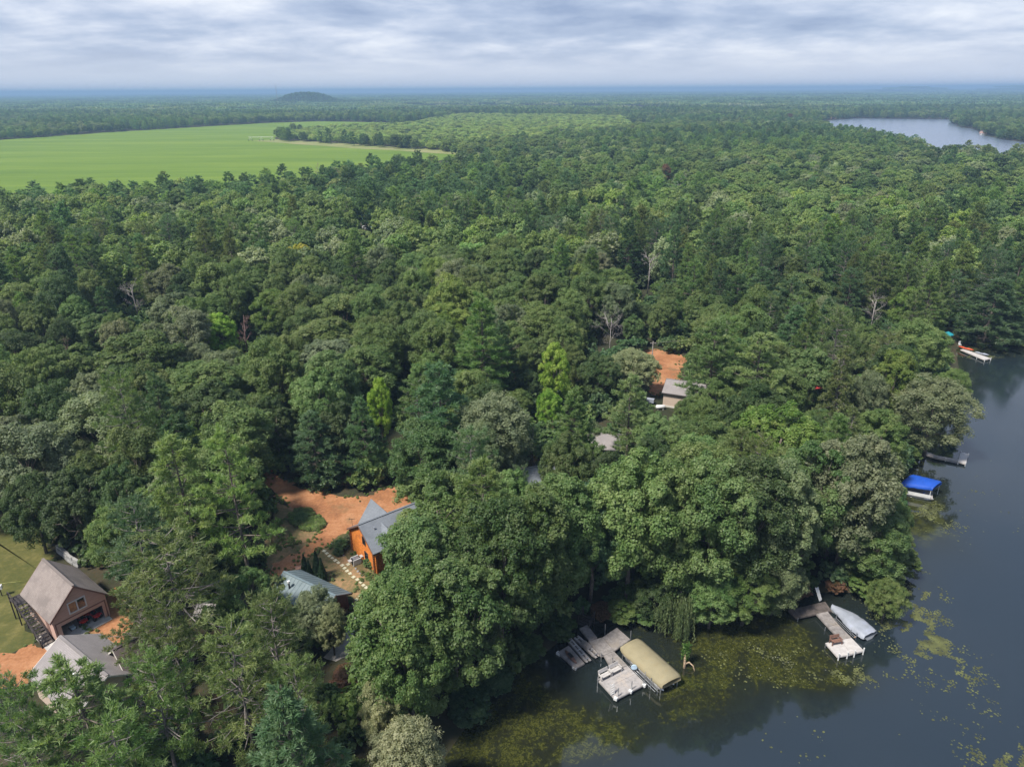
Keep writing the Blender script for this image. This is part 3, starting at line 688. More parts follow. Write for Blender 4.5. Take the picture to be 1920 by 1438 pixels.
for v_ in VIS:
    b_ = max(v_, key=lambda p_: p_[1]); VISD.append((v_, float((W(*min(v_, key=lambda p_: p_[1]), 1.5) - CAM) @ fw) + 8 if len(v_) > 4 else float((W(*b_, 1.5) - CAM) @ fw) + 4))
VIS_SOFT = [[(870, 678), (910, 684), (910, 698), (870, 690)], [(952, 692), (988, 692), (984, 710), (950, 708)]]
NO_GROW = [LAKE, ground_poly(DRIVE_PX), ground_poly(YARD_PX), ground_poly(LAWN_PX), ground_poly(ORANGE2_PX), ground_poly(ORANGE3_PX), ground_poly(CLEAR2_PX), ground_poly(GRAVEL_PX), FIELD, LAKE2] + [ground_poly(q, 1.6) for q in FARFIELDS]
def may_grow(P):
    ok = np.ones(len(P), bool)
    for q in NO_GROW: ok &= ~inside(P[:, :2], q)
    return ok
_sph = np.array([(0, 0, 1), (0, 0, .55), (.9, 0, .25), (-.9, 0, .25), (.8, 0, -.45), (-.8, 0, -.45), (0, 0, -.2), (.5, 0, .75), (-.5, 0, .75)])
def hides(pos, h, Rr, limit=0):
    c = np.array(pos) + np.array([0, 0, h * .62]); P = c + _sph * np.array([Rr, Rr, h * .40])
    q, zq = proj(P)
    return sum(int(inside(q, v).sum()) for v, dv in VISD if zq[0] < dv) > limit

TREES = []    # x, y, R of everything planted
IND = []      # individuals waiting for their label: dict
def plant(kind, pos, h, Rr, tone, label=None, proto=None):
    TREES.append((pos[0], pos[1], Rr)); IND.append(dict(kind=kind, pos=tuple(pos), h=h, R=Rr, tone=tone, label=label, proto=proto))
def plant_px(kind, x, y, wpx, h, tone, label=None, proto=None):
    zc = 1.5 + h * .62; p = W(x, y, zc); ppx = F / ((p - CAM) @ fw)
    for _ in range(12):
        if h < 7.5 or not inside(p[:2], LAKE)[0] or dist_poly(p[:2], LAKE)[0] < 2.6: break
        h *= .94; p = W(x, y, 1.5 + h * .62)
    ppx = F / ((p - CAM) @ fw); g0 = float(zg(p[:2])[0]); g0 = max(g0, 0.05)
    plant(kind, (p[0], p[1], g0), h, wpx / ppx / 2, tone, label, proto)

HAND = [
 ('pine', 345, 925, 165, 21, 'light green', 'big fresh green pine with layered plumes beside the orange driveway, shorter of two', 1),
 ('pine', 440, 930, 155, 22, 'light green', 'tallest fresh green pine left of the orange driveway, bare lower trunk showing', 3),
 ('red_pine', 330, 1100, 215, 17, 'dull olive', 'wide olive pine with bare grey branches between tan garage and shed', 0),
 ('red_pine', 265, 1170, 120, 13, 'dull olive', 'smaller olive pine overhanging the brown roof beside the tan garage', 1),
 ('pine', 168, 1368, 235, 17.5, 'light green', 'large green pine in the near corner below the shingled house roof', 3),
 ('red_pine', 60, 1390, 150, 16, 'fresh green', 'green pine in the near corner, cut off by the frame', 1),
 ('red_pine', 15, 1345, 90, 12, 'bluish green', 'small bluish pine at the frame edge in front of the sandy yard', 0),
 ('red_pine', 515, 1215, 160, 16, 'dull olive', 'olive pine with open crown directly in front of the grey-green shed roof', 0),
 ('red_pine', 455, 1290, 190, 17, 'dull olive', 'tall olive pine with pale trunk near the bottom edge below the shed', 1),
 ('red_pine', 300, 1330, 170, 16, 'fresh green', 'green pine at the bottom edge between two larger pines', 0),
 ('red_pine', 330, 1225, 150, 15, 'dull olive', 'olive pine just below the small grey plank roof', 1),
 ('red_pine', 560, 1330, 130, 15, 'dull olive', 'dark olive pine at the bottom edge left of the silvery shrub', 0),
 ('broadleaf', 590, 1150, 100, 8, 'grey green', 'pale grey green small tree leaning over the shed gable', 5),
 ('broadleaf', 620, 1170, 75, 7, 'silvery green', 'silvery leaved small tree between the shed and the two kayaks', 5),
 ('broadleaf', 715, 1330, 105, 9, 'silvery green', 'silvery willow-like shrub by the mulch patch, smaller of two', 5),
 ('broadleaf', 762, 1410, 180, 11, 'silvery green', 'big silvery olive willow-like tree at the bottom edge near the water', 5),
 ('broadleaf', 790, 1065, 190, 16, 'fresh green', 'large green broadleaf standing right in front of the log cabin roof', 1),
 ('broadleaf', 735, 1160, 140, 13, 'fresh green', 'green broadleaf directly beside the gravel path', 0),
 ('broadleaf', 765, 1240, 165, 15, 'mid green', 'broadleaf with drooping clumps over the shaded bank near the mulch patch', 2),
 ('broadleaf', 895, 1125, 120, 14, 'grey green', 'greyish broadleaf wedged between two greener crowns below the orange terrace', 5),
 ('broadleaf', 825, 962, 205, 16, 'olive green', 'large olive broadleaf hiding the far end of the log cabin', 2),
 ('broadleaf', 960, 965, 130, 15, 'fresh green', 'green broadleaf behind the orange terrace, right of the olive crown', 0),
 ('broadleaf', 1195, 965, 150, 16, 'fresh green', 'tall green broadleaf at the top of the lakeside stand above the tan boat cover', 1),
 ('broadleaf', 1345, 985, 170, 16, 'fresh green', 'pale-topped broadleaf in the middle of the lakeside stand', 3),
 ('broadleaf', 1475, 950, 140, 16, 'fresh green', 'green broadleaf beside the olive pine above the second dock', 0),
 ('broadleaf', 1570, 930, 165, 16, 'grey green', 'large grey green broadleaf high above the silver boat cover', 6),
 ('broadleaf', 1668, 1102, 85, 6, 'olive green', 'olive yellow bushy tree beside the silver boat cover at the water', 5),
 ('broadleaf', 1756, 752, 155, 15, 'grey green', 'big round grey green maple leaning out over the lake', 6),
 ('broadleaf', 1645, 822, 120, 13, 'mid green', 'rounded yellowish green broadleaf left of the small white dock', 1),
 ('spruce', 1572, 725, 100, 19, 'dull olive', 'tall drooping olive spruce left of the big lakeside maple', 0),
 ('spruce', 1590, 830, 90, 15, 'dull olive', 'lower drooping olive spruce below the tall one', 0),
 ('pine', 1420, 700, 150, 19, 'light green', 'broad green pine right of the beige building, bluish plumes', 3),
 ('pine', 1335, 675, 130, 20, 'light green', 'tall green pine right behind the beige building', 0),
 ('broadleaf', 1460, 740, 120, 13, 'mid green', 'green broadleaf at the foot of the broad pine near the red umbrella', 1),
 ('broadleaf', 1320, 840, 190, 13, 'olive green', 'wide olive broadleaf in front of the beige building', 2),
 ('broadleaf', 1240, 830, 120, 12, 'fresh green', 'green broadleaf below the white propane tank', 0),
 ('pine', 1180, 775, 115, 17, 'light green', 'green pine with reddish dead branches left of the beige building', 1),
 ('pine', 1390, 880, 110, 16, 'dull olive', 'olive pine with visible thin trunk in the lakeside stand', 1),
 ('red_pine', 1420, 900, 90, 16, 'dull olive', 'brownish olive pine with open crown beside the lakeside broadleaves', 1),
 ('broadleaf', 1041, 700, 72, 15, 'lime green', 'bright lime green columnar tree in the middle of the wood', 3),
 ('broadleaf', 1030, 765, 60, 9, 'lime green', 'lower lime green crown right beneath the bright columnar tree', 5),
 ('broadleaf', 712, 765, 52, 14, 'lime green', 'narrow lime green tree left of the layered pine', 3),
 ('broadleaf', 1125, 705, 92, 11, 'dark green', 'dark round broadleaf beside the bright lime tree', 0),
 ('broadleaf', 1190, 690, 105, 10, 'silvery green', 'wispy grey green tree left of the utility pole', 5),
 ('pine', 905, 640, 120, 24, 'fresh green', 'very tall dark pine with bare trunk rising left of the lime tree', 2),
 ('pine', 825, 765, 165, 20, 'bluish green', 'large conical bluish pine right of the narrow lime tree', 4),
 ('pine', 588, 826, 130, 12.5, 'bluish green', 'layered bluish pine at the upper edge of the orange driveway', 4),
 ('pine', 682, 808, 95, 15, 'bluish green', 'dark pine between the driveway and the narrow lime tree', 4),
 ('broadleaf', 925, 810, 170, 16, 'grey green', 'broad grey green tree just below the bright lime tree', 6),
 ('broadleaf', 900, 860, 100, 14, 'grey green', 'grey green broadleaf behind the olive crown over the cabin', 4),
 ('pine', 1080, 805, 110, 17, 'fresh green', 'green pine right below the bright lime tree', 2),
 ('broadleaf', 1060, 880, 110, 14, 'mid green', 'green broadleaf next to the half hidden blue grey roof', 0),
 ('broadleaf', 515, 790, 95, 13, 'dark green', 'glossy dark green broadleaf in the shaded gap above the driveway', 2),
 ('broadleaf', 640, 800, 90, 13, 'dark green', 'dark broadleaf between the layered pine and the narrow lime tree', 2),
 ('broadleaf', 200, 800, 200, 16, 'grey green', 'broad pale grey green oak up the slope from the fresh green pines', 6),
 ('broadleaf', 55, 870, 165, 16, 'grey green', 'large grey green oak at the frame edge behind the lawn', 4),
 ('broadleaf', 140, 950, 130, 13, 'dark green', 'dark green broadleaf directly behind the tan garage', 0),
 ('broadleaf', 60, 950, 110, 12, 'dark green', 'dark bluish broadleaf shading the lawn', 1),
 ('broadleaf', 215, 1010, 110, 11, 'olive green', 'olive yellow broadleaf right behind the tan garage roof', 5),
 ('broadleaf', 235, 930, 110, 14, 'dark green', 'dark green broadleaf between the oak and the fresh green pines', 2),
 ('broadleaf', 390, 735, 170, 15, 'mid green', 'broad mid green oak above the fresh green pines', 3),
 ('broadleaf', 270, 680, 170, 16, 'olive green', 'broad olive oak beyond the pale grey green oak', 1),
 ('broadleaf', 610, 645, 150, 15, 'olive green', 'broad olive oak with bare twigs beyond the driveway', 0),
 ('broadleaf', 690, 700, 130, 14, 'mid green', 'mid green oak beyond the narrow lime tree', 4),
 ('broadleaf', 110, 700, 150, 15, 'mid green', 'mid green oak near the frame edge beyond the grey oaks', 0),
 ('broadleaf', 410, 630, 75, 13, 'lime green', 'bright green broadleaf beside the brownish purple bare tree', 3),
 ('broadleaf', 565, 490, 70, 15, 'golden yellow', 'golden yellow tree in the wood far behind the driveway', 0),
 ('broadleaf', 1480, 219, 26, 15, 'rust brown', 'orange rust coloured tree just left of the distant lake', 0),
 ('broadleaf', 1247, 326, 24, 15, 'rust brown', 'small rust brown tree far up the wooded slope', 3),
 ('broadleaf', 102, 515, 40, 12, 'rust brown', 'small rust brown conical tree in the dark wood at the frame side', 3),
 ('pine', 1865, 560, 140, 22, 'bluish green', 'big layered bluish pine on the far shore above the marsh', 4),
 ('pine', 1900, 600, 110, 18, 'bluish green', 'dark bluish pine at the far shore by the frame edge', 1),
 ('broadleaf', 1720, 650, 130, 14, 'olive green', 'olive feathery tree near the far white dock', 5),
 ('broadleaf', 1790, 715, 80, 10, 'olive green', 'olive low tree leaning over the lake above the maple', 5),
 ('broadleaf', 1500, 560, 130, 16, 'mid green', 'broad mid green oak above the tall olive spruce', 1),
]
SHORE = [(785, 1405, 6, 15, 5.8, 'mid green', 'broadleaf over the shaded bank behind the silvery willow-like tree'), (868, 1352, 3.5, 17, 6.4, 'mid green', 'large broadleaf above the dark lake corner, lower of the pair'),
 (955, 1268, 3.5, 19, 5.8, 'dark green', 'dark broadleaf low over the shaded water left of the raft'), (1005, 1232, 4.0, 18.5, 5.6, 'mid green', 'rounded green broadleaf on the bank behind the raft'), (1062, 1192, 6.5, 17, 5.8, 'fresh green', 'big green broadleaf behind the shore steps of the grey dock'),
 (1130, 1162, 6.5, 15, 5.2, 'bluish green', 'dark green broadleaf directly behind the first dock'), (1195, 1166, 5.5, 19, 6.4, 'fresh green', 'big grey-topped green broadleaf above the tan boat cover'), (1262, 1168, 5.5, 18, 5.8, 'mid green', 'mid green broadleaf standing behind the trailing willow'),
 (1335, 1168, 4.0, 19, 6.3, 'fresh green', 'broad green lakeside broadleaf right of the trailing willow'), (1405, 1158, 4.5, 18, 6.0, 'dark green', 'dark broadleaf hanging low over the weedy water between both docks'), (1462, 1140, 4.5, 17, 5.4, 'grey green', 'grey green broadleaf just left of the second dock'),
 (1530, 1108, 7.0, 18, 5.6, 'fresh green', 'green broadleaf directly over the white ramp of the second dock'), (1592, 1108, 5.5, 19, 6.0, 'grey green', 'grey green broadleaf right behind the silver boat cover'), (1642, 1098, 5.0, 17, 4.9, 'grey green', 'grey green broadleaf at the shore corner right of the silver boat cover'),
 (1335, 1184, 1.5, 8, 4.0, 'fresh green', 'low broadleaf trailing over the weedy water right of the willow'), (1398, 1178, 1.5, 8.5, 4.2, 'mid green', 'low broadleaf trailing over the weedy water midway between the docks'), (1452, 1158, 1.5, 8, 3.8, 'grey green', 'low grey green broadleaf trailing over the water left of the second dock'), (1232, 1180, 2.0, 6.5, 2.8, 'dark green', 'low dark broadleaf at the water between tan boat cover and willow'),
 (1628, 1116, 2.2, 12, 5.0, 'fresh green', 'low bulging broadleaf at the water behind the silver boat cover'), (1672, 1096, 2.0, 12, 4.6, 'olive green', 'olive broadleaf bulging over the water at the shore corner'), (1694, 1058, 2.0, 11, 4.0, 'mid green', 'green broadleaf bulging over the water before the mossy bay'),
 (1664, 1030, 6.0, 14, 4.4, 'mid green', 'mid green broadleaf on the bank facing the mossy bay'), (1618, 945, 8.0, 9, 3.4, 'olive green', 'olive broadleaf beside the blue boat canopy')]
for x, y, sb, h, r_, tn, lb in SHORE:
    p = W(x, y, 0); p[1] += sb * .38; p[0] -= sb * .2; plant('broadleaf', (p[0], p[1], max(.2, float(zg(p[:2])[0]))), h * (1.12 if h > 14 else 1), r_, tn, lb)
for kd, x, y, wp, h, tn, lb, pr in HAND: plant_px(kd, x, y, wp, h, tn, lb, pr)

for x_, y_, w_, h_ in VISDEAD: p_ = W(x_, y_, 9); TREES.append((p_[0], p_[1], 3.5))
# ---- fill: a jittered sampling of the wood, nearest ones become individuals
def poisson(n_try, sampler, rad_of, existing, cell=6.0):
    grid = {}
    def put(x, y, r_): grid.setdefault((int(x // cell), int(y // cell)), []).append((x, y, r_))
    for e in existing: put(*e)
    res = []
    for _ in range(n_try):
        x, y = sampler()
        r_ = rad_of(x, y); cxi, cyi = int(x // cell), int(y // cell); ok = True
        for i in range(cxi - 2, cxi + 3):
            for j in range(cyi - 2, cyi + 3):
                for (a, b, q) in grid.get((i, j), ()):
                    if (a - x) ** 2 + (b - y) ** 2 < (0.66 * (q + r_)) ** 2: ok = False; break
                if not ok: break
            if not ok: break
        if ok: put(x, y, r_); res.append((x, y, r_))
    return res
def field_noise(x, y, s, ph=0.0):
    return (np.sin(x / s + 1.7 * np.sin(y / s * .8 + ph) + ph) + np.sin(y / s * 1.1 + 1.3 * np.sin(x / s * .9 - ph) + 2 * ph)) * .5
NEAR = 330.0
def samp():
    while True:
        y = math.sqrt(rng.uniform(38 ** 2, NEAR ** 2)); x = rng.uniform(-.86, .86) * y + rng.uniform(-6, 6)
        return x, y
fill = poisson(26000, samp, lambda x, y: rng.uniform(3.6, 6.9), TREES, 7.0)
fill = np.array(fill); fill = fill[may_grow(fill)]
zf = zg(fill[:, :2])
n_b = sum(1 for t_ in IND if t_['kind'] == 'broadleaf'); n_p = len(IND) - n_b
order = np.argsort(fill[:, 1] + np.abs(fill[:, 0]) * .25)
REST = []
for i in order:
    x, y, r_ = fill[i]; z0 = zf[i]
    if z0 < 0.25: continue
    pn = field_noise(x, y, 38, .6) + rng.normal(0, .55)
    q, _ = proj([x, y, 12.0]); pineish = pn > (0.55 if q[0] < 1250 or y < 170 else 0.25)
    tall = float(rng.uniform(.85, 1.15))
    if pineish:
        h = rng.uniform(15, 20.5) * min(1.08, r_ / 4.6 + .15); kind = 'pine' if rng.random() < .78 else 'red_pine'; rr = min(r_, 5.6)
        tone = rng.choice(['fresh green', 'bluish green', 'deep green', 'dull olive'], p=[.40, .28, .14, .18])
    else:
        h = rng.uniform(12.5, 17) * min(1.08, r_ / 5.5 + .2); kind = 'broadleaf'; rr = r_ * 1.08
        tone = rng.choice(['mid green', 'olive green', 'dark green', 'grey green', 'yellow green', 'fresh green'], p=[.30, .26, .14, .14, .06, .10])
    done = False
    for f_ in (1.0, .72, .5):
        if not hides((x, y, z0), h * f_, rr * (f_ + .1)): h *= f_; rr *= min(1, f_ + .1); done = True; break
    if not done: continue
    qc, zc = proj([x, y, z0 + h * .7])
    infr = -60 < qc[0] < 1980 and qc[1] < 1500
    if kind == 'broadleaf' and infr and n_b < 292: n_b += 1; plant(kind, (x, y, z0), h, rr, str(tone))
    elif kind != 'broadleaf' and infr and n_p < 285: n_p += 1; plant(kind, (x, y, z0), h, rr, str(tone))
    else: REST.append((x, y, z0, h, rr, kind, str(tone)))

# ---- labels that single out each tree: by its tone and kind, by a landmark, by its order along it
ANCH = [('the tan garage', 140, 1120), ('the shingled house roof', 170, 1230), ('the green-roofed shed', 585, 1110), ('the log cabin', 690, 1000), ('the orange driveway', 590, 930), ('the tan boat cover', 1220, 1240),
        ('the silver boat cover', 1600, 1160), ('the blue boat canopy', 1730, 905), ('the beige building', 1250, 740), ('the bare dead tree', 1145, 600), ('the bright lime tree', 1041, 700),
        ('the far white dock', 1830, 662), ('the red umbrella', 1520, 733), ('the narrow lime tree', 712, 765), ('the green roof in the wood', 680, 405), ('the golden yellow tree', 565, 490),
        ('the small bare grey tree', 1215, 500), ('the big grey bare tree', 250, 550), ('the purple-brown bare tree', 455, 605), ('the field edge', 300, 340), ('the field corner', 760, 320),
        ('the silvery snag', 1270, 350), ('the white vehicle', 1905, 385), ('the big shore pine', 1865, 560), ('the small rust tree', 102, 515), ('the tall olive spruce', 1572, 725), ('the tall bare-trunked pine', 905, 640)]
cells = {}
for t_ in IND:
    if t_['label']: continue
    q, _ = proj(np.array(t_['pos']) + np.array([0, 0, t_['h'] * .7])); t_['px'] = q
    dd = [math.hypot(q[0] - x, (q[1] - y) * 1.6) for _, x, y in ANCH]; k = int(np.argmin(dd)); dx = q[0] - ANCH[k][1]; dy = (q[1] - ANCH[k][2]) * 1.6
    rel = ('beyond' if dy < 0 else 'in front of') if abs(dy) > abs(dx) else ('left of' if dx < 0 else 'right of')
    cells.setdefault((t_['tone'], 'broadleaf tree' if t_['kind'] == 'broadleaf' else ('pine' if t_['kind'] == 'pine' else 'open-crowned pine'), rel, ANCH[k][0], 'tall' if t_['h'] > 17 else ('broad' if t_['R'] > 4.4 else ('small' if t_['R'] < 3.5 else 'mid-sized'))), []).append(t_)
ORD = ['leftmost', 'second', 'third', 'fourth', 'fifth', 'sixth', 'seventh', 'eighth', 'ninth', 'tenth', 'eleventh', 'twelfth', 'thirteenth', 'fourteenth', 'fifteenth', 'sixteenth', 'seventeenth', 'eighteenth']
for (tn, kd, rel, an, sz), lst in cells.items():
    tn = sz + ' ' + tn; kd = kd.replace(' tree', '')
    lst.sort(key=lambda t_: t_['px'][0])
    for i, t_ in enumerate(lst):
        if len(lst) == 1: t_['label'] = f'{tn} {kd} {rel} {an}'
        elif i == 0: t_['label'] = f'leftmost of {tn} {kd}s {rel} {an}'
        elif i == len(lst) - 1: t_['label'] = f'rightmost of {tn} {kd}s {rel} {an}'
        else: t_['label'] = f'{ORD[min(i, 17)]} from left of {tn} {kd}s {rel} {an}'
KEEP = [([(1694, 886), (1772, 886), (1772, 940), (1694, 940)], W(1700, 915, 1)), ([(1742, 846), (1818, 846), (1818, 872), (1742, 872)], W(1750, 862, 0))]
for t_ in list(IND):
    for poly, wp_ in KEEP:
        q, zq = proj(np.array(t_['pos']) + np.array([0, 0, t_['h'] * .55]) + _sph * np.array([t_['R'], t_['R'], t_['h'] * .45]))
        if inside(q, poly).any() and zq[0] < (wp_ - CAM) @ fw + 3:
            t_['R'] *= .8; t_['h'] *= .85; t_['pos'] = (t_['pos'][0] - 1.8, t_['pos'][1] + .5, t_['pos'][2]); print('moved', t_['label'])
for t_ in IND: tree(t_['kind'], t_['pos'], t_['h'], t_['R'], t_['tone'], t_['label'], 'trees of the wood', t_['proto'])

# ------------------------------------------------------------------ woodland beyond the single trees (one object each, kind stuff)
def scatter(name, protos, pos, rot, scl, idx, tint):
    pc = bpy.data.collections.new(name + '_kinds')
    for i, me_ in enumerate(protos): pc.objects.link(bpy.data.objects.new(f'{name}_kind_{i:02d}', me_))
    me_ = bpy.data.meshes.new(name); n = len(pos); me_.vertices.add(n); me_.vertices.foreach_set('co', np.asarray(pos, np.float32).ravel())
    for nm, tp, arr, key in (('rot', 'FLOAT_VECTOR', rot, 'vector'), ('scl', 'FLOAT_VECTOR', scl, 'vector'), ('idx', 'INT', idx, 'value'), ('tint', 'FLOAT_COLOR', tint, 'color')):
        at = me_.attributes.new(nm, tp, 'POINT')
        at.data.foreach_set(key, np.asarray(arr, np.int32 if tp == 'INT' else np.float32).ravel())
    o = link(name, me_); o['kind'] = 'stuff'
    ng = bpy.data.node_groups.new(name + '_scatter', 'GeometryNodeTree')
    ng.interface.new_socket('Geometry', in_out='INPUT', socket_type='NodeSocketGeometry'); ng.interface.new_socket('Geometry', in_out='OUTPUT', socket_type='NodeSocketGeometry')
    N = ng.nodes; L = ng.links; gi = N.new('NodeGroupInput'); go = N.new('NodeGroupOutput')
    ci = N.new('GeometryNodeCollectionInfo'); ci.inputs['Collection'].default_value = pc
    ci.inputs['Separate Children'].default_value = True; ci.inputs['Reset Children'].default_value = True
    ip = N.new('GeometryNodeInstanceOnPoints'); ip.inputs['Pick Instance'].default_value = True
    def attr(nm, tp):
        a_ = N.new('GeometryNodeInputNamedAttribute'); a_.data_type = tp; a_.inputs[0].default_value = nm; return a_.outputs[0]
    L.new(gi.outputs[0], ip.inputs['Points']); L.new(ci.outputs[0], ip.inputs['Instance'])
    L.new(attr('idx', 'INT'), ip.inputs['Instance Index'])
    L.new(attr('rot', 'FLOAT_VECTOR'), ip.inputs['Rotation']); L.new(attr('scl', 'FLOAT_VECTOR'), ip.inputs['Scale'])
    L.new(ip.outputs[0], go.inputs[0])
    md = o.modifiers.new('scatter', 'NODES'); md.node_group = ng
    return o
def tints(names): return np.array([(*[v * 1.3 for v in vary(TONE[n])], 1) for n in names])

# mid woodland
pos, rot, scl, idx, tn = [], [], [], [], []
for x, y, z0, h, rr, kind, tone in REST:
    b = kind == 'broadleaf'; pos.append((x, y, z0)); rot.append((0, 0, rng.uniform(0, 6.28))); idx.append(int(rng.integers(3)) + (0 if b else 3))
    scl.append((rr / 5, rr / 5, h / 15) if b else (rr / 4.2, rr / 4.2, h / 18)); tn.append(tone)
PLANTATION = [(512, 262), (600, 240), (745, 238), (860, 217), (1170, 221), (1185, 246), (1000, 272), (866, 286)]
def far_points(d0, d1, sp, half=.84):
    n = int(half * (d1 ** 2 - d0 ** 2) / sp ** 2)
    y = np.sqrt(rng.uniform(d0 ** 2, d1 ** 2, n)); x = rng.uniform(-half, half, n) * y
    # jittered lattice for even cover
    key = np.stack([np.floor(x / (sp * .82)), np.floor(y / (sp * .82))], 1); _, u = np.unique(key, axis=0, return_index=True)
    return np.stack([x[u], y[u]], 1)
FIELD_SEEN = [(-100, 345), (0, 330), (90, 322), (160, 332), (250, 332), (340, 316), (420, 310), (500, 314), (540, 296), (600, 302), (660, 288), (700, 297), (760, 288), (866, 284), (866, 200), (-100, 200)]
LAKE2_SEEN = [(1535, 226), (1600, 220), (1790, 222), (1790, 230), (1835, 243), (1850, 255), (1935, 268), (1880, 269), (1790, 264), (1738, 264), (1722, 252), (1660, 242), (1600, 233)]
for d0, d1, sp in ((NEAR, 900, 9.6), (900, 2100, 10.4)):
    Pf = far_points(d0, d1, sp); Pf = Pf[may_grow(Pf)]; zf = zg(Pf); q, _ = proj(np.c_[Pf, zf])
    pl = inside(q, PLANTATION)
    nb_ = field_noise(Pf[:, 0], Pf[:, 1], 90, .3) + rng.normal(0, .6, len(Pf)); ns = field_noise(Pf[:, 0], Pf[:, 1], 60, 1.9)
    bd = field_noise(Pf[:, 0], Pf[:, 1], 210, 2.4)
    qt, _ = proj(np.c_[Pf, zf + 15.5]); clear = inside(qt, FIELD_SEEN) & (Pf[:, 1] < 700) | inside(qt, LAKE2_SEEN) & (Pf[:, 1] < 1150)
    for k in range(len(Pf)):
        if clear[k]: continue
        if pl[k]:
            b = rng.random() < .7; h = rng.uniform(5.5, 8.5); rr = rng.uniform(5.0, 6.6); tone = 'plantation' if rng.random() < .85 else 'mid green'
        else:
            b = nb_[k] > (-.4 if q[k, 0] < 1200 else -.15); h = rng.uniform(10.5, 15) if b else rng.uniform(12, 18); rr = rng.uniform(5.0, 7.4) if b else rng.uniform(4.4, 5.9)
            if bd[k] < -.35: h *= .8
            pool = (['mid green', 'olive green', 'dark green', 'grey green'] if b else ['fresh green', 'bluish green', 'deep green', 'dull olive'])
            tone = pool[int(np.clip(rng.normal(1.5 + ns[k] * .9, .8), 0, 3.99))]
        pos.append((*Pf[k], zf[k])); rot.append((0, 0, rng.uniform(0, 6.28))); idx.append(int(rng.integers(3)) + (0 if b else 3))
        scl.append((rr / 5, rr / 5, h / 15) if b else (rr / 4.2, rr / 4.2, h / 18)); tn.append(tone)
# the wooded hill gets its own ground and single trees
hx, hy = HILLS[0][:2]; ux = np.linspace(-420, 420, 60); uy = np.linspace(-320, 320, 50); XX, YY = np.meshgrid(ux + hx, uy + hy); PH = np.stack([XX.ravel(), YY.ravel()], 1)
ii = (np.arange(49)[:, None] * 60 + np.arange(59)[None]).ravel(); tag(link('hill', mesh_np('hill', np.c_[PH, zg(PH) + .3 - 3 * (np.maximum(np.abs((PH[:, 0] - hx) / 420), np.abs((PH[:, 1] - hy) / 320)) > .93)], np.stack([ii, ii + 1, ii + 61, ii + 60], 1), M['floor'], smooth=True)), kind='structure')
for hxi, hyi in np.stack(np.meshgrid(np.arange(-330, 330, 9.5), np.arange(-240, 160, 10.5)), -1).reshape(-1, 2) + rng.normal(0, 2.5, (70 * 39, 2)):
    h = rng.uniform(11, 17); rr = rng.uniform(3.5, 5.2); b = rng.random() < .5
    pos.append((hx + hxi, hy + hyi, float(zg([(hx + hxi, hy + hyi)])[0]))); rot.append((0, 0, rng.uniform(0, 6.28))); idx.append(int(rng.integers(3)) + (0 if b else 3)); scl.append((rr / 5, rr / 5, h / 15) if b else (rr / 4.2, rr / 4.2, h / 18)); tn.append('bluish green' if rng.random() < .5 else 'dark green')
scatter('woodland', [a_[0] for a_ in MIDB] + [a_[0] for a_ in MIDP], pos, rot, scl, idx, tints(tn))

# far forest in blocks of crowns
def block(seed, size, ntree, hr, rr, leaf, nl):
    g = np.random.default_rng(seed); k = int(math.sqrt(ntree)); u = (np.stack(np.meshgrid(np.arange(k), np.arange(k)), -1).reshape(-1, 2) + g.uniform(0, 1, (k * k, 2))) / k - .5
    P = u * size; hh = g.uniform(*hr, len(P)); rd = g.uniform(*rr, len(P)); d = unit(len(P) * nl, g); d[:, 2] = np.abs(d[:, 2]) * 1.0 - .1
    C = np.repeat(np.c_[P, hh * .6], nl, 0) + d * np.stack([np.repeat(rd, nl), np.repeat(rd, nl), np.repeat(hh * .42, nl)], 1) * .9
    var = np.clip(np.repeat(g.normal(.5, .28, len(P)), nl) + g.normal(0, .1, len(C)), 0, 1)
    Vt, Fc, vv = leaves(C, d + unit(len(d), g) * .3, leaf, leaf * .85, g, var, .15)
    return mesh_np('block', Vt, Fc, M['leaf_i'], vv)
B1 = [block(400 + i, 64, 64, (11, 18), (3.2, 5), 4.2, 16) for i in range(3)]
B2_ = [block(410 + i, 240, 400, (11, 18), (6, 9), 10, 9) for i in range(3)]
pos, rot, scl, idx, tn = [], [], [], [], []
for d0, d1, sp, base_i in ((2080, 5200, 62, 0), (5100, 16000, 225, 3)):
    step = sp; ys = np.arange(d0, d1, step)
    for y in ys:
        xs = np.arange(-.86 * y, .86 * y, step) + rng.uniform(0, step)
        Pf = np.stack([xs, np.full_like(xs, y)], 1) + rng.normal(0, step * .08, (len(xs), 2)); Pf = Pf[may_grow(Pf)]; z_ = zg(Pf)
        nn = field_noise(Pf[:, 0], Pf[:, 1], 420, 1.1) + .6 * field_noise(Pf[:, 0], Pf[:, 1], 1300, .4)
        for k in range(len(Pf)):
            if nn[k] > 1.15 or (abs(Pf[k, 0] - hx) < 300 and -230 < Pf[k, 1] - hy < 150): continue
            pos.append((*Pf[k], z_[k])); rot.append((0, 0, rng.integers(4) * 1.5708 + rng.normal(0, .1))); idx.append(int(rng.integers(3)) + base_i)
            hs = 1 - .22 * (nn[k] > .35) + rng.normal(0, .08); scl.append((1, 1, hs))
            pool = ['deep green', 'bluish green', 'dark green', 'mid green', 'grey green']
            tn.append(pool[int(np.clip(1.4 + nn[k] * 1.5 + rng.normal(0, .8), 0, 4.99))])
scatter('distant_forest', B1 + B2_, pos, rot, scl, idx, tints(tn))

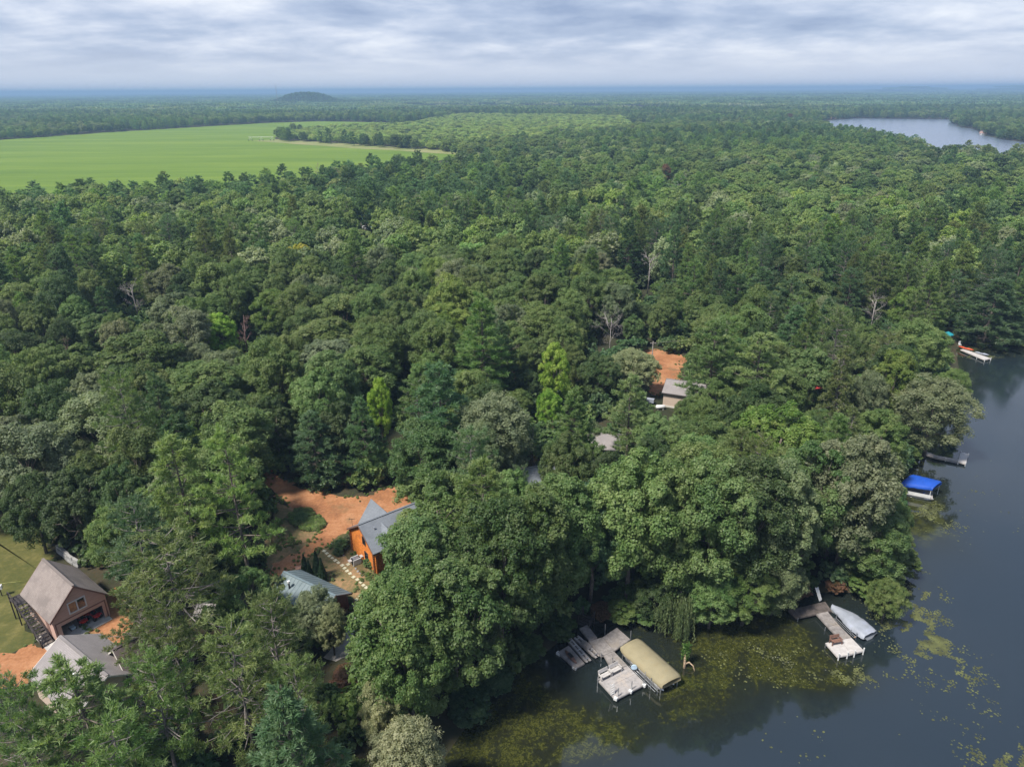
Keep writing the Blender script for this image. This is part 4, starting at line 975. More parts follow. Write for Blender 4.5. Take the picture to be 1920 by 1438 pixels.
# undergrowth below the near wood
n = 5200; yy = np.sqrt(rng.uniform(38 ** 2, 260 ** 2, n)); xx = rng.uniform(-.84, .84, n) * yy; Pu = np.stack([xx, yy], 1); Pu = Pu[may_grow(Pu)]; zu = zg(Pu); kp = zu > .15; Pu, zu = Pu[kp], zu[kp]
gp = [i for i in range(len(Pu)) if not hides((*Pu[i], zu[i]), 3.2, 1.9)]; Pu, zu = Pu[gp], zu[gp]
n = len(Pu); s_ = rng.uniform(.6, 1.5, n)
scatter('undergrowth', [u_[0] for u_ in UND], np.c_[Pu, zu - .1], np.c_[np.zeros(n), np.zeros(n), rng.uniform(0, 6.28, n)], np.c_[s_, s_, s_ * rng.uniform(.7, 1.2, n)], rng.integers(0, 2, n),
        tints(rng.choice(['dark green', 'deep green', 'mid green', 'olive green'], n, p=[.4, .3, .2, .1])))
# low plants that soften the edges of the bare ground
yd = ground_poly(YARD_PX); dr_ = ground_poly(DRIVE_PX); bed_ = ground_poly(c2([(300, 400), (400, 355), (500, 385), (570, 460), (530, 515), (430, 515), (320, 460)])); cl2 = ground_poly(CLEAR2_PX); lw = ground_poly(LAWN_PX); og = ground_poly(ORANGE3_PX)
Pt = []
for poly, n_, mode in ((yd, 5200, 0), (dr_, 3000, 1), (bed_, 520, 2), (cl2, 2600, 1), (lw, 1500, 1), (og, 900, 1)):
    lo_, hi_ = poly.min(0) - .8, poly.max(0) + .8; q_ = rng.uniform(lo_, hi_, (n_, 2)); in_ = inside(q_, poly); dd_ = dist_poly(q_, poly)
    if mode == 0: k_ = in_ & ~inside(q_, dr_) & (field_noise(q_[:, 0], q_[:, 1], 1.1, .5) > rng.uniform(-.1, .9, n_))
    elif mode == 1: k_ = (dd_ < rng.exponential(.35, n_)) | (in_ & (field_noise(q_[:, 0], q_[:, 1], 1.6, 1.4) > .82) & (rng.random(n_) < .25))
    else: k_ = in_
    Pt.append(q_[k_])
Pt = np.concatenate(Pt)
st_ = np.array([W(460 + x * .2642, 860 + y * .2642, 1.5)[:2] for x, y in [(560, 655), (638, 722), (705, 777), (768, 840), (838, 898), (903, 945), (845, 995)]])
Pt = Pt[np.min(np.linalg.norm(Pt[:, None] - st_[None], axis=2), 1) > .7]
n = len(Pt); s_ = rng.uniform(.05, .13, n) * np.where(inside(Pt, bed_), 1.9, 1.0)
scatter('grass_tufts', [u_[0] for u_ in UND], np.c_[Pt, np.full(n, 1.50)], np.c_[np.zeros(n), np.zeros(n), rng.uniform(0, 6.28, n)], np.c_[s_, s_, s_ * rng.uniform(.6, 1.1, n)], rng.integers(0, 2, n), tints(rng.choice(['olive green', 'dull olive', 'mid green', 'yellow green'], n, p=[.35, .35, .2, .1])))
#@@OBJECTS
# ------------------------------------------------------------------ buildings
def frame_of(cx, cy_, yaw, z0=1.5):
    c, s = math.cos(yaw), math.sin(yaw)
    return lambda x, y, z=0.0: np.array([cx + c * x - s * y, cy_ + s * x + c * y, z0 + z])
def lbox(mb, T, x0, x1, y0, y1, z0, z1):
    return mb.prism([T(x0, y0, z0), T(x1, y0, z0), T(x1, y1, z0), T(x0, y1, z0)], [T(x0, y0, z1), T(x1, y0, z1), T(x1, y1, z1), T(x0, y1, z1)])
def yprism(mb, T, x0, x1, poly):
    """polygon in local (y, z) pushed from x0 to x1"""
    A = [T(x0, y, z) for y, z in poly]; B = [T(x1, y, z) for y, z in poly]
    return mb.prism(A, B)
def roof(par, T, L, Wd, he, hr, mt, th=0.14, name='roof', ridge=True, trim=None):
    r_ = None
    for s in (-1, 1):
        q = [T(-L / 2, 0, hr), T(L / 2, 0, hr), T(L / 2, s * Wd / 2, he), T(-L / 2, s * Wd / 2, he)]
        mb = MB(); top = q; bot = [p - np.array([0, 0, th]) for p in q]
        mb.prism(bot if s < 0 else bot[::-1], top if s < 0 else top[::-1])
        o = mb.build(name, mt, par); dx = (q[1] - q[0]) / np.linalg.norm(q[1] - q[0]); dy = (q[3] - q[0]) / np.linalg.norm(q[3] - q[0]); uv_planar(o, dx, dy)
        r_ = o
        if trim:
            for sx in (-1, 1):
                a, b = T(sx * (L / 2 + .02), 0, hr - .02), T(sx * (L / 2 + .02), s * Wd / 2, he - .02)
                dn = np.array([0, 0, -.22]); ex = T(sx * .04, 0, 0) - T(0, 0, 0)
                MB().prism([a + dn, b + dn, b + dn + ex, a + dn + ex], [a, b, b + ex, a + ex]).build('fascia', trim, par)
    if ridge:
        lbox(MB(), T, -L / 2, L / 2, -.14, .14, hr - .05, hr + .035).build('ridge_cap', mt, par)
    return r_
def shell(par, T, L, Wd, he, hr, RW, mt, th=0.16, skip=(), name='wall'):
    """four walls under the roof; ends are gables. RW: roof plan width (for the slope)"""
    zr = lambda y: hr - (hr - he) * abs(y) / (RW / 2) - .16
    for s in (-1, 1):
        if ('y', s) not in skip: lbox(MB(), T, -L / 2, L / 2, s * Wd / 2 - (th if s > 0 else 0), s * Wd / 2 + (th if s < 0 else 0), 0, zr(Wd / 2)).build(name, mt, par)
        if ('x', s) not in skip:
            x0 = s * L / 2 - (th + .003 if s > 0 else -.003); i = Wd / 2 - th - .003
            yprism(MB(), T, x0, x0 + th, [(-i, 0), (i, 0), (i, zr(i)), (0, zr(0)), (-i, zr(i))]).build(name, mt, par)
def window(par, T, xs, y0, y1, z0, z1, sgn, axis_='x', fr=None, panes=1):
    """window on the wall plane at local coordinate XS, facing SGN along AXIS_"""
    fr = fr or M['white']; B = (lambda mb, a, b, c, d, e, f: lbox(mb, T, a, b, c, d, e, f)) if axis_ == 'x' else (lambda mb, a, b, c, d, e, f: lbox(mb, T, c, d, a, b, e, f))
    a, b = sorted((xs, xs + sgn * .05)); mb = MB(); t_ = .09
    B(mb, a, b, y0 - t_, y1 + t_, z0 - t_, z0); B(mb, a, b, y0 - t_, y1 + t_, z1, z1 + t_); B(mb, a, b, y0 - t_, y0, z0, z1); B(mb, a, b, y1, y1 + t_, z0, z1)
    for k in range(1, panes): m_ = y0 + (y1 - y0) * k / panes; B(mb, a, b, m_ - .05, m_ + .05, z0, z1)
    o = mb.build('window', fr, par)
    pa, pb = sorted((xs + sgn * .012, xs + sgn * .03))
    for k in range(panes):
        u0 = y0 + (y1 - y0) * k / panes + (.05 if k else 0); u1 = y0 + (y1 - y0) * (k + 1) / panes - (.05 if k < panes - 1 else 0)
        B(MB(), pa, pb, u0, u1, z0, z1).build('pane', M['glass'], o)
    return o

# tan garage ---------------------------------------------------------
GX, GY, GA = -53.704, 68.97, -0.661
T = frame_of(GX, GY, GA); gw = 5.85; gl = 7.9; he, hr, RW = 3.13, 6.39, 6.51
g_ = thing('garage', 'tan two-storey garage with open door, white-framed gable window and weathered shingle roof', 'garage', (GX, GY, 1.5))
roof(g_, T, 8.41, RW, he, hr, M['sh_tan'], trim=M['siding_trim'])
shell(g_, T, gl, gw, he, hr, RW, M['siding'], skip=(('x', 1),))
zr = lambda y: hr - (hr - he) * abs(y) / (RW / 2) - .16
yr = lambda z: min(gw / 2 - .163, (hr - .16 - z) * (RW / 2) / (hr - he))
x0, x1 = gl / 2 - .163, gl / 2 - .003; d0, d1, dh = -2.2, 2.35, 1.95; i = gw / 2 - .163
wz0, wz1, wy0, wy1 = 2.95, 4.25, -.95, .75
front = MB()
yprism(front, T, x0, x1, [(-i, 0), (d0, 0), (d0, dh), (-i, dh)]); yprism(front, T, x0, x1, [(d1, 0), (i, 0), (i, dh), (d1, dh)])
ze = zr(i)
yprism(front, T, x0, x1, [(-i, dh), (i, dh), (i, wz0), (-i, wz0)])
front.build('gable_wall', M['siding'], g_)
up_ = MB()
yprism(up_, T, x0, x1, [(-yr(wz0), wz0), (wy0, wz0), (wy0, wz1), (-yr(wz1), wz1), (-i, ze)][::1] if ze > wz0 else [(-yr(wz0), wz0), (wy0, wz0), (wy0, wz1), (-yr(wz1), wz1)])
yprism(up_, T, x0, x1, [(wy1, wz0), (yr(wz0), wz0), (i, ze), (yr(wz1), wz1), (wy1, wz1)] if ze > wz0 else [(wy1, wz0), (yr(wz0), wz0), (yr(wz1), wz1), (wy1, wz1)])
yprism(up_, T, x0, x1, [(-yr(wz1), wz1), (yr(wz1), wz1), (0, zr(0))])
up_.build('gable_wall', M['siding'], g_)
lbox(MB(), T, x1, x1 + .03, -i, i, 2.38, 2.52).build('trim_band', M['siding_trim'], g_)
for yy_ in (-i, i - .12): lbox(MB(), T, x1, x1 + .034, yy_, yy_ + .12, 0, 2.38).build('corner_board', M['siding_trim'], g_)
fr = MB(); a, b, t_ = x1 - .02, x1 + .06, .13
lbox(fr, T, a, b, wy0 - t_, wy1 + t_, wz0 - t_, wz0); lbox(fr, T, a, b, wy0 - t_, wy1 + t_, wz1, wz1 + t_); lbox(fr, T, a, b, wy0 - t_, wy0, wz0, wz1); lbox(fr, T, a, b, wy1, wy1 + t_, wz0, wz1)
lbox(fr, T, a, b, -.16, -.04, wz0, wz1)
wf = fr.build('window', M['white'], g_)
lbox(MB(), T, x0 + .02, x0 + .04, wy0, -.16, wz0, wz1).build('blind', M['plywood'], wf)
lbox(MB(), T, x0 + .02, x0 + .04, -.04, wy1, wz0 + .55, wz1).build('pane', M['glass'], wf)
for k in range(3): lbox(MB(), T, x0 - .1, x0 + .05, -.04, wy1, wz0 + .05 + .19 * k, wz0 + .16 + .19 * k).build('slat', M['plywood'], wf)
lbox(MB(), T, -gl / 2 + .17, x0 - .01, -gw / 2 + .17, gw / 2 - .17, 2.28, 2.36).build('upper_floor', M['interior'], g_)
lbox(MB(), T, -gl / 2 + .17, gl / 2 + .9, -gw / 2 + .17, gw / 2 - .17, .01, .09).build('floor_slab', M['concrete'], g_)
lbox(MB(), T, x0 - 1.9, x0 - .1, d0, d1, 1.86, 1.92).build('overhead_door', M['white'], g_)
lbox(MB(), T, 1.6, 2.5, -gw / 2 - .03, -gw / 2, .05, 2.05).build('side_door', M['siding_trim'], g_)
ap = thing('concrete_walk', 'pale concrete walk along the tan garage below its stair', 'walkway', T(2.2, -3.7)); lbox(MB(), T, 1.0, 4.9, -4.25, -3.1, .02, .09).build('slab', M['concrete'], ap)

def quad_bike(loc, yaw, label, body):
    T = frame_of(loc[0], loc[1], yaw, loc[2]); q = thing('quad_bike', label, 'quad bike', loc, 'machines in the open garage')
    for x in (-.5, .5):
        for y in (-.38, .38): MB().tube([T(x, y - .13, .28), T(x, y + .13, .28)], .28, 12).build('wheel', M['black'], q)
    mb = MB(); lbox(mb, T, -.75, .75, -.22, .22, .38, .58); lbox(mb, T, .35, .8, -.45, .45, .56, .66); lbox(mb, T, -.85, -.3, -.45, .45, .56, .66); mb.build('body', body, q)
    lbox(MB(), T, -.5, .15, -.16, .16, .58, .76).build('seat', M['black'], q)
    MB().tube([T(.3, 0, .6), T(.25, 0, .98), T(.2, -.38, 1.02)], .025, 6).tube([T(.25, 0, .98), T(.2, .38, 1.02)], .025, 6).build('handlebar', M['black'], q)
quad_bike(T(3.0, 1.55, .09), GA + .25, 'black and red quad bike at the mouth of the open garage, outer one', M['red'])
quad_bike(T(2.7, .35, .09), GA - .2, 'dark quad bike with red body between mower and outer quad bike', M['red'])
q = thing('push_mower', 'pale push mower inside the open tan garage', 'lawn mower', T(2.9, -.9, .09)); lbox(MB(), T, 2.6, 3.2, -1.15, -.65, .2, .42).build('deck', M['ltblue'], q)
for x in (2.65, 3.15):
    for y in (-1.18, -.62): MB().tube([T(x, y - .04, .2), T(x, y + .04, .2)], .12, 8).build('wheel', M['black'], q)
MB().tube([T(2.6, -1.1, .4), T(1.9, -1.1, 1.0), T(1.9, -.7, 1.0), T(2.6, -.7, .4)], .02, 6).build('handle', M['alu'], q)

# stair along the garage
st = thing('exterior_stair', 'dark wooden exterior stair climbing the side of the tan garage', 'stairs', T(0, -4.0))
n_s = 14; sx0, sx1 = 3.4, -2.6; ys0, ys1 = -4.35, -3.2
for k in range(n_s):
    x = sx0 + (sx1 - sx0) * k / n_s; z = 3.0 * (k + 1) / n_s
    lbox(MB(), T, x - .42, x, ys0 + .06, ys1 - .06, z - .05, z).build('tread', M['darkwood'] if k % 3 else M['bark'], st)
for y in (ys0, ys1 - .06):
    A = [T(sx0, y, -.02), T(sx1, y, 2.75), T(sx1, y, 3.0), T(sx0, y, .25)]; d_ = T(0, .055, 0) - T(0, 0, 0)
    MB().prism(A, [p + d_ for p in A]).build('stringer', M['darkwood'], st)
for k in range(5):
    x = sx0 + (sx1 - sx0) * k / 4; z = 3.0 * k / 4
    lbox(MB(), T, x - .05, x + .05, ys0 - .1, ys0 - .003, max(z - .25, 0), z + 1.05).build('post', M['darkwood'], st)
MB().tube([T(sx0, ys0 - .05, 1.05), T(sx1, ys0 - .05, 4.05)], .055, 6).tube([T(sx0, ys0 - .05, .55), T(sx1, ys0 - .05, 3.55)], .04, 6).build('handrail', M['darkwood'], st)
lbox(MB(), T, -4.6, sx1 - .05, ys0, ys1, 2.9, 3.0).build('landing', M['darkwood'], st)
for x, y in ((-4.5, ys0 + .05), (-2.75, ys0 + .05), (-4.5, ys1 - .05)): lbox(MB(), T, x - .06, x + .06, y - .06, y + .06, 0, 4.0 if y < -4 else 2.9).build('post', M['darkwood'], st)
MB().tube([T(-4.5, ys0 + .05, 4.0), T(-2.7, ys0 + .05, 4.0)], .05, 6).tube([T(-4.5, ys0 + .05, 3.5), T(-2.7, ys0 + .05, 3.5)], .04, 6).build('handrail', M['darkwood'], st)
p = W(4, 1117, 1.5); q = thing('utility_box', 'small white box on a post at the lawn edge by the frame', 'utility box', p)
MB().tube([p, p + np.array([0, 0, 1.1])], .06, 8).build('post', M['darkwood'], q); MB().box(p + np.array([0, 0, 1.35]), (.6, .45, .5), .4).build('box', M['white'], q)
o = MB().tube([W(x, y, 1.56) for x, y in ((-30, 1097), (0, 1094), (25, 1091), (50, 1089))], .028, 6).build('garden_hose', pbr('yellow_hose', (.26, .26, .06), .5), None, True, W(20, 1092, 1.5)); tag(o, 'thin yellow garden hose across the lawn behind the stair', 'hose')
# pale wall behind the garage
rw = thing('retaining_wall', 'pale grey stone retaining wall half hidden behind the tan garage', 'wall', W(130, 1050, 1.5))
pts = [W(x, y, 1.5) for x, y in ((110, 1034), (120, 1042), (130, 1051), (140, 1058), (150, 1064))]
for k in range(4):
    for r_ in range(3):
        a, b = pts[k], pts[k + 1]; m_ = (a + b) / 2; yaw = math.atan2(*(b - a)[[1, 0]])
        MB().box(m_ + np.array([rng.normal(0, .03), rng.normal(0, .03), .2 + .38 * r_]), (np.linalg.norm(b - a) - .03, .5 - .08 * r_, .36), yaw + rng.normal(0, .02)).build('stone', M['greystone'], rw)

# shingled house in the near corner ---------------------------------
hs = thing('house', 'grey shingled house in the near corner, roofs showing between pines', 'house', W(190, 1250, 1.5))
A0, A1 = W(116, 1195, 7.0), W(196, 1262, 7.0); ya = math.atan2(*(A1 - A0)[[1, 0]]); cA = (A0 + A1) / 2; LA = np.linalg.norm(A1 - A0) + 1.0
T1 = frame_of(cA[0], cA[1], ya); roof(hs, T1, LA, 7.6, 3.0, 5.5, M['sh_grey'], trim=M['fascia']); shell(hs, T1, LA - .6, 6.9, 3.0, 5.5, 7.6, M['beige'])
B0, B1q = W(211, 1218, 7.4), W(292, 1176, 7.4); yb = math.atan2(*(B1q - B0)[[1, 0]]); cB = (B0 + B1q) / 2; LB = np.linalg.norm(B1q - B0)
T2 = frame_of(cB[0], cB[1], yb); roof(hs, T2, LB, 6.2, 3.4, 5.9, M['sh_brown'], trim=M['fascia']); shell(hs, T2, LB - .6, 5.5, 3.4, 5.9, 6.2, M['beige'])
o = lbox(MB(), T1, .3, 1.5, -2.6, -1.4, 4.2, 4.75).build('skylight', M['white'], hs)
c_ = T1(.6, -2.3, 4.75); MB().tube([c_, c_ + np.array([0, 0, .45])], .14, 8).tube([c_ + np.array([0, 0, .45]), c_ + np.array([0, 0, .6])], .24, 8).build('roof_vent', M['alu'], hs)
window(hs, T1, LA / 2 - .3, -.8, .8, 1.0, 2.1, 1)
# small grey plank roof
p = W(390, 1172, 1.5); q = thing('lean_to', 'small grey plank roof on posts under the olive pine', 'lean-to', p)
for k in range(7): MB().prism([p + np.array([-1.2 + .34 * k, -.9, 1.9]), p + np.array([-.9 + .34 * k, -.9, 1.9]), p + np.array([-.9 + .34 * k, .8, 2.5]), p + np.array([-1.2 + .34 * k, .8, 2.5])],
    [p + np.array([-1.2 + .34 * k, -.9, 1.95]), p + np.array([-.9 + .34 * k, -.9, 1.95]), p + np.array([-.9 + .34 * k, .8, 2.55]), p + np.array([-1.2 + .34 * k, .8, 2.55])]).build('plank', M['dockgrey'], q)
for x, y, z in ((-1.1, -.8, 1.9), (1.0, -.8, 1.9), (-1.1, .7, 2.45), (1.0, .7, 2.45)): MB().tube([p + np.array([x, y, 0]), p + np.array([x, y, z])], .06, 6).build('post', M['bark'], q)

# log cabin -----------------------------------------------------------
ca, sa = math.cos(.663), math.sin(.663); Lc = 8.6; shift = (Lc - 5.993) / 2
CX, CY = -17.935 + ca * shift, 80.8 + sa * shift
T = frame_of(CX, CY, .663); he, hr, RW = 3.47, 5.99, 7.53; cl = Lc - .9; cw = RW - .9
cb = thing('log_cabin', 'varnished orange log cabin with grey-blue shingle roof and dormer beside the driveway', 'cabin', (CX, CY, 1.5))
roof(cb, T, Lc, RW, he, hr, M['sh_blue'], trim=M['brownwood'])
zr = lambda y: hr - (hr - he) * abs(y) / (RW / 2) - .16
lg = .26; n_l = int((zr(cw / 2)) / lg)
me_log = None
for side in ('g', 'b', 'l', 'r'):
    for k in range(n_l):
        z = lg * (k + .5); off = .3
        if side in 'gb': x = (-cl / 2 if side == 'g' else cl / 2); a, b = T(x, -cw / 2 - off, z), T(x, cw / 2 + off, z)
        else: y = (-cw / 2 if side == 'l' else cw / 2); a, b = T(-cl / 2 - off, y, z + (lg / 2 if z + lg < zr(cw / 2) else 0)), T(cl / 2 + off, y, z + (lg / 2 if z + lg < zr(cw / 2) else 0))
        MB().tube([a, a + (b - a) * .03, b - (b - a) * .03, b], lg * .54, 8).build('log', M['log'], cb)
for sx in (-1, 1):
    k = 0; z = lg * n_l
    while z < zr(0) - .1:
        hw = min(cw / 2, (hr - .16 - z - lg * .6) * (RW / 2) / (hr - he))
        if hw > .2: MB().tube([T(sx * cl / 2, -hw, z + lg / 2), T(sx * cl / 2, hw, z + lg / 2)], lg * .54, 8).build('log', M['log'], cb)
        z += lg
for k in range(n_l):
    for y in (-cw / 2, cw / 2):
        a = T(-cl / 2 - .31, y, lg * (k + .5) + .06); b = T(-cl / 2 - .36, y, lg * (k + .5) + .06)
        MB().tube([a, b], lg * .5, 8).build('log_end', M['logend'], cb)
window(cb, T, -cl / 2 - .13, -.95, -.25, 3.15, 4.15, -1, fr=M['darkwood']); window(cb, T, -cl / 2 - .13, -1.35, -.55, 1.0, 2.0, -1, fr=M['darkwood'])
# dormer on the near slope and cross gable beyond the ridge
def cross_gable(x, sgn, wdt, zt, out_, mt, nm):
    zb = lambda y: hr - (hr - he) * abs(y) / (RW / 2)
    yend = sgn * out_; zz_ = zb(out_) + .02
    ztop = zt; yi = sgn * max(.05, (hr - ztop) * (RW / 2) / (hr - he))
    for s in (-1, 1):
        a, b, c3 = T(x, yend, ztop), T(x, yi, ztop), T(x + s * wdt / 2, yend, zz_)
        P = [a, b, c3]; Q = [p - np.array([0, 0, .12]) for p in P]
        o = MB().prism(Q, P).build(nm, mt, cb); uv_planar(o, (1, 0, 0), (0, 1, 0))
    A = [T(x - wdt / 2 + .15, yend - sgn * .2, zz_ - .05), T(x + wdt / 2 - .15, yend - sgn * .2, zz_ - .05), T(x, yend - sgn * .2, ztop - .2)]
    d_ = T(0, -sgn * .1, 0) - T(0, 0, 0); MB().prism(A, [p + d_ for p in A]).build('gable_wall', M['log'], cb)
cross_gable(-1.3, -1, 2.6, 5.5, 2.9, M['sh_blue'], 'dormer_roof'); cross_gable(.1, 1, 4.6, 5.97, 4.8, M['sh_blue'], 'cross_gable_roof')
cw_ = MB(); lbox(cw_, T, -1.9, 2.1, cw / 2 + .15, 4.7, 0, 3.0); cw_.build('porch', M['log'], cb)
c_ = T(-2.6, -1.2, 5.0); MB().tube([c_, c_ + np.array([0, 0, .55])], .09, 8).build('vent_pipe', M['alu'], cb)
c_ = T(-Lc / 2 + .5, 3.0, 3.6); MB().tube([c_, c_ + np.array([0, 0, 1.6])], .025, 6).tube([c_ + np.array([-.4, 0, 1.5]), c_ + np.array([.4, .1, 1.5])], .03, 6).tube([c_ + np.array([-.3, -.2, 1.6]), c_ + np.array([-.3, .3, 1.6])], .02, 6).build('antenna', M['darkwood'], cb)
# grill beside the wall
p = W(668, 1056, 1.53); q = thing('grill', 'black outdoor grill cart with white side shelves beside the cabin wall', 'grill', p); y_ = .663
MB().box(p + np.array([0, 0, .45]), (1.1, .65, .7), y_).build('cart', M['black'], q); MB().box(p + np.array([0, 0, .86]), (.8, .55, .1), y_).build('lid', M['alu'], q)
Tq = frame_of(p[0], p[1], y_, p[2])
for s in (-1, 1): lbox(MB(), Tq, s * .85 - .22, s * .85 + .22, -.28, .28, .78, .84).build('shelf', M['dockwhite'], q)
for s in (-1, 1): lbox(MB(), Tq, -.56, .56, s * .42 - .05, s * .42 + .05, .1, .9).build('side_rail', M['white'], q)
p = W(662, 1030, 1.53); q = thing('gas_cylinder', 'white gas cylinder standing at the cabin corner', 'gas cylinder', p); MB().tube([p, p + np.array([0, 0, .1]), p + np.array([0, 0, .9]), p + np.array([0, 0, 1.1])], [.2, .24, .24, .1], 10).build('tank', M['white'], q, True); MB().tube([p + np.array([0, 0, 1.1]), p + np.array([0, 0, 1.25])], .07, 8).build('valve', M['alu'], q)

# shed ----------------------------------------------------------------
T = frame_of(-24.671, 70.007, -.553); he, hr, RW, Ls = 2.3, 3.7, 5.2, 8.8
sh = thing('shed', 'brown-red shed with grey-green metal roof and white-capped stove pipe', 'shed', (-24.671, 70.007, 1.5))
roof(sh, T, Ls, RW, he, hr, M['greenroof'], trim=M['brownwood'])
shell(sh, T, Ls - 1.3, RW - .7, he, hr, RW, M['redboard'])
for s in (-1, 1):
    for k in range(1, 15):
        x = -Ls / 2 + Ls * k / 15; a, b = T(x, s * .16, hr - .09 + .02), T(x, s * RW / 2, he + .02)
        MB().tube([a, b], .022, 4).build('roof_seam', M['greenroof'], sh)
lbox(MB(), T, Ls / 2 - .65, Ls / 2 - .6, -.7, .4, .05, 1.95).build('door', M['glass'], sh)
for y in (-1.9, 1.9): lbox(MB(), T, Ls / 2 - .25, Ls / 2 - .13, y - .06, y + .06, 0, 2.2).build('porch_post', M['redboard'], sh)
c_ = T(-2.0, -1.3, 2.95); pp = MB().tube([c_, c_ + np.array([0, 0, .9])], .10, 10).build('stove_pipe', M['black'], sh, True); MB().tube([c_ + np.array([0, 0, .88]), c_ + np.array([0, 0, 1.12])], .19, 10).build('cap', M['white'], pp)
p = W(566, 1071, 1.52); q = thing('garden_cart', 'rusty reddish garden cart behind the shed roof', 'cart', p)
MB().box(p + np.array([0, 0, .55]), (1.5, .8, .35), .3).build('tray', M['brownwood'], q)
for s in (-.5, .5): MB().tube([p + np.array([s, -.45, .3]), p + np.array([s, -.38, .3])], .3, 12).tube([p + np.array([s, .38, .3]), p + np.array([s, .45, .3])], .3, 12).build('wheel', M['brownwood'], q)
MB().tube([p + np.array([-.75, 0, .5]), p + np.array([-1.4, -.2, .9])], .03, 6).build('handle', M['brownwood'], q)

# stepping stones, one object each
stones = [(560, 655), (578, 672), (597, 690), (617, 705), (638, 722), (660, 738), (688, 757), (705, 777), (722, 797), (743, 815), (768, 840), (795, 858), (820, 877), (838, 898), (858, 915), (880, 930), (903, 945)]
branch = [(872, 970), (845, 995), (812, 1020), (780, 1045), (845, 950), (818, 975), (790, 1000)]
nm = ['first', 'second', 'third', 'fourth', 'fifth', 'sixth', 'seventh', 'eighth', 'ninth', 'tenth', 'eleventh', 'twelfth', 'thirteenth', 'fourteenth', 'fifteenth', 'sixteenth', 'seventeenth']
for i, (x, y) in enumerate(stones + branch + [(730, 750)]):
    p = W(460 + x * .2642, 860 + y * .2642, 1.512); yaw = -.75 + rng.normal(0, .12)
    lb = f'{nm[i]} square stepping stone of the line, counted from the driveway' if i < 17 else (f'{nm[i - 17]} square stepping stone of the side rows, counted from the gravel path' if i < 24 else 'lone square stepping stone beside the grill')
    o = MB().box(p + np.array([0, 0, .03]), (rng.uniform(.42, .5), rng.uniform(.40, .48), .07), yaw).build('stepping_stone', M['stone'], None, False, p); tag(o, lb, 'stepping stone', 'stepping stones across the yard')
# edging stones
edge = [(612, 605), (622, 615), (634, 628), (645, 640), (657, 652), (670, 663), (684, 675), (697, 688), (770, 760), (785, 780), (800, 800), (815, 815), (828, 830), (430, 510), (445, 512), (490, 512), (505, 508), (520, 500), (535, 488), (545, 470)]
for i, (x, y) in enumerate(edge):
    p = W(460 + x * .2642, 860 + y * .2642, 1.52); s = rng.uniform(.12, .2)
    mb = MB(); mb.tube([p, p + np.array([0, 0, s * .6]), p + np.array([0, 0, s])], [s, s * .9, s * .35], 6)
    o = mb.build('edging_stone', M['greystone'], None, False, p); tag(o, 'small pale stone edging the flower bed by the cabin' if i < 13 else 'small pale stone edging the green planting bed in the driveway', 'edging stone', 'edging stones of the cabin bed' if i < 13 else 'edging stones of the driveway bed')
# narrow evergreens
def arborvitae_mesh(seed, h=3.6, r_=.55):
    g = np.random.default_rng(seed); n = 2600; t_ = g.uniform(0, 1, n) ** 1.2; a = g.uniform(0, 6.283, n); rr = r_ * np.minimum(1, (1 - t_) * 1.5) * g.uniform(.75, 1.05, n) * np.minimum(1, .5 + t_ * 5)
    C = np.stack([np.cos(a) * rr, np.sin(a) * rr, t_ * h], 1); Nn = np.stack([np.cos(a), np.sin(a), np.full(n, .25)], 1) + unit(n, g) * .4
    Vt, Fc, vv = leaves(C, Nn, .26, .12, g, np.clip(g.normal(.5, .2, n), 0, 1)); return mesh_np('crown', Vt, Fc, M['leaf'], vv)
AV = [arborvitae_mesh(i) for i in (1, 2)]; AVT = mesh_from(tubes([[np.array([0, 0, -.1]), np.array([0, 0, 2.8])]], [[.08, .02]]), 'trunk', M['bark'])
for i, (x, y, s, lb) in enumerate(((574, 1073, .95, 'leftmost of the four narrow dark evergreens behind the shed roof'), (582, 1077, .8, 'second narrow dark evergreen from the left behind the shed roof'),
                                   (597, 1075, 1.15, 'tallest narrow dark evergreen behind the shed roof, third from left'), (606, 1082, 1.0, 'rightmost of the four narrow dark evergreens behind the shed roof'))):
    p = W(x, y + 8, 1.5); o = thing('arborvitae', lb, 'evergreen', p, 'narrow evergreens behind the shed'); o.scale = (s, s, s)
    c = link('crown', AV[i % 2], o); c.color = (.022, .05, .018, 1); link('trunk', AVT, o)
def shrub(x, y, h, r_, tone, label, proto=0, z=1.5, group='shrubs'):
    p = W(x, y, z); o = thing('shrub', label, 'shrub', p, group, rng.uniform(0, 6)); o.scale = (r_ / 2.2, r_ / 2.2, h / 9)
    c = link('crown', CO[0][0], o); c.color = (*vary(TONE[tone]), 1); return o
shrub(525, 1132, 4.2, 1.3, 'dull olive', 'brownish conical bush in front of the shed roof by the stove pipe')
shrub(640, 1030, 1.5, 1.0, 'fresh green', 'round green bush in the flower bed at the cabin corner'); shrub(634, 1040, .9, .8, 'dark green', 'low dark bush in the flower bed below the round bush')
shrub(651, 1018, 1.3, .7, 'silvery green', 'pale leafy plant against the cabin logs'); shrub(693, 1062, 1.3, .9, 'fresh green', 'green bush between grill and big broadleaf by the cabin')
shrub(655, 908, 1.6, 1.7, 'rust brown', 'orange-brown bush at the upper edge of the driveway'); shrub(630, 905, 1.6, 1.6, 'dark green', 'dark low bush left of the orange-brown bush')
shrub(566, 972, .8, 1.2, 'fresh green', 'leafy plant in the green bed in the driveway, upper one'); shrub(582, 980, .7, 1.1, 'mid green', 'leafy plant in the green bed in the driveway, right one'); shrub(572, 988, .5, 1.0, 'yellow green', 'leafy plant in the green bed in the driveway, lowest one')
shrub(650, 1282, 2.0, 1.6, 'rust brown', 'dark red-brown shrub on the mulch patch below the gravel path'); shrub(674, 1275, 1.6, 1.2, 'rust brown', 'smaller red-brown shrub beside the dark red-brown one')
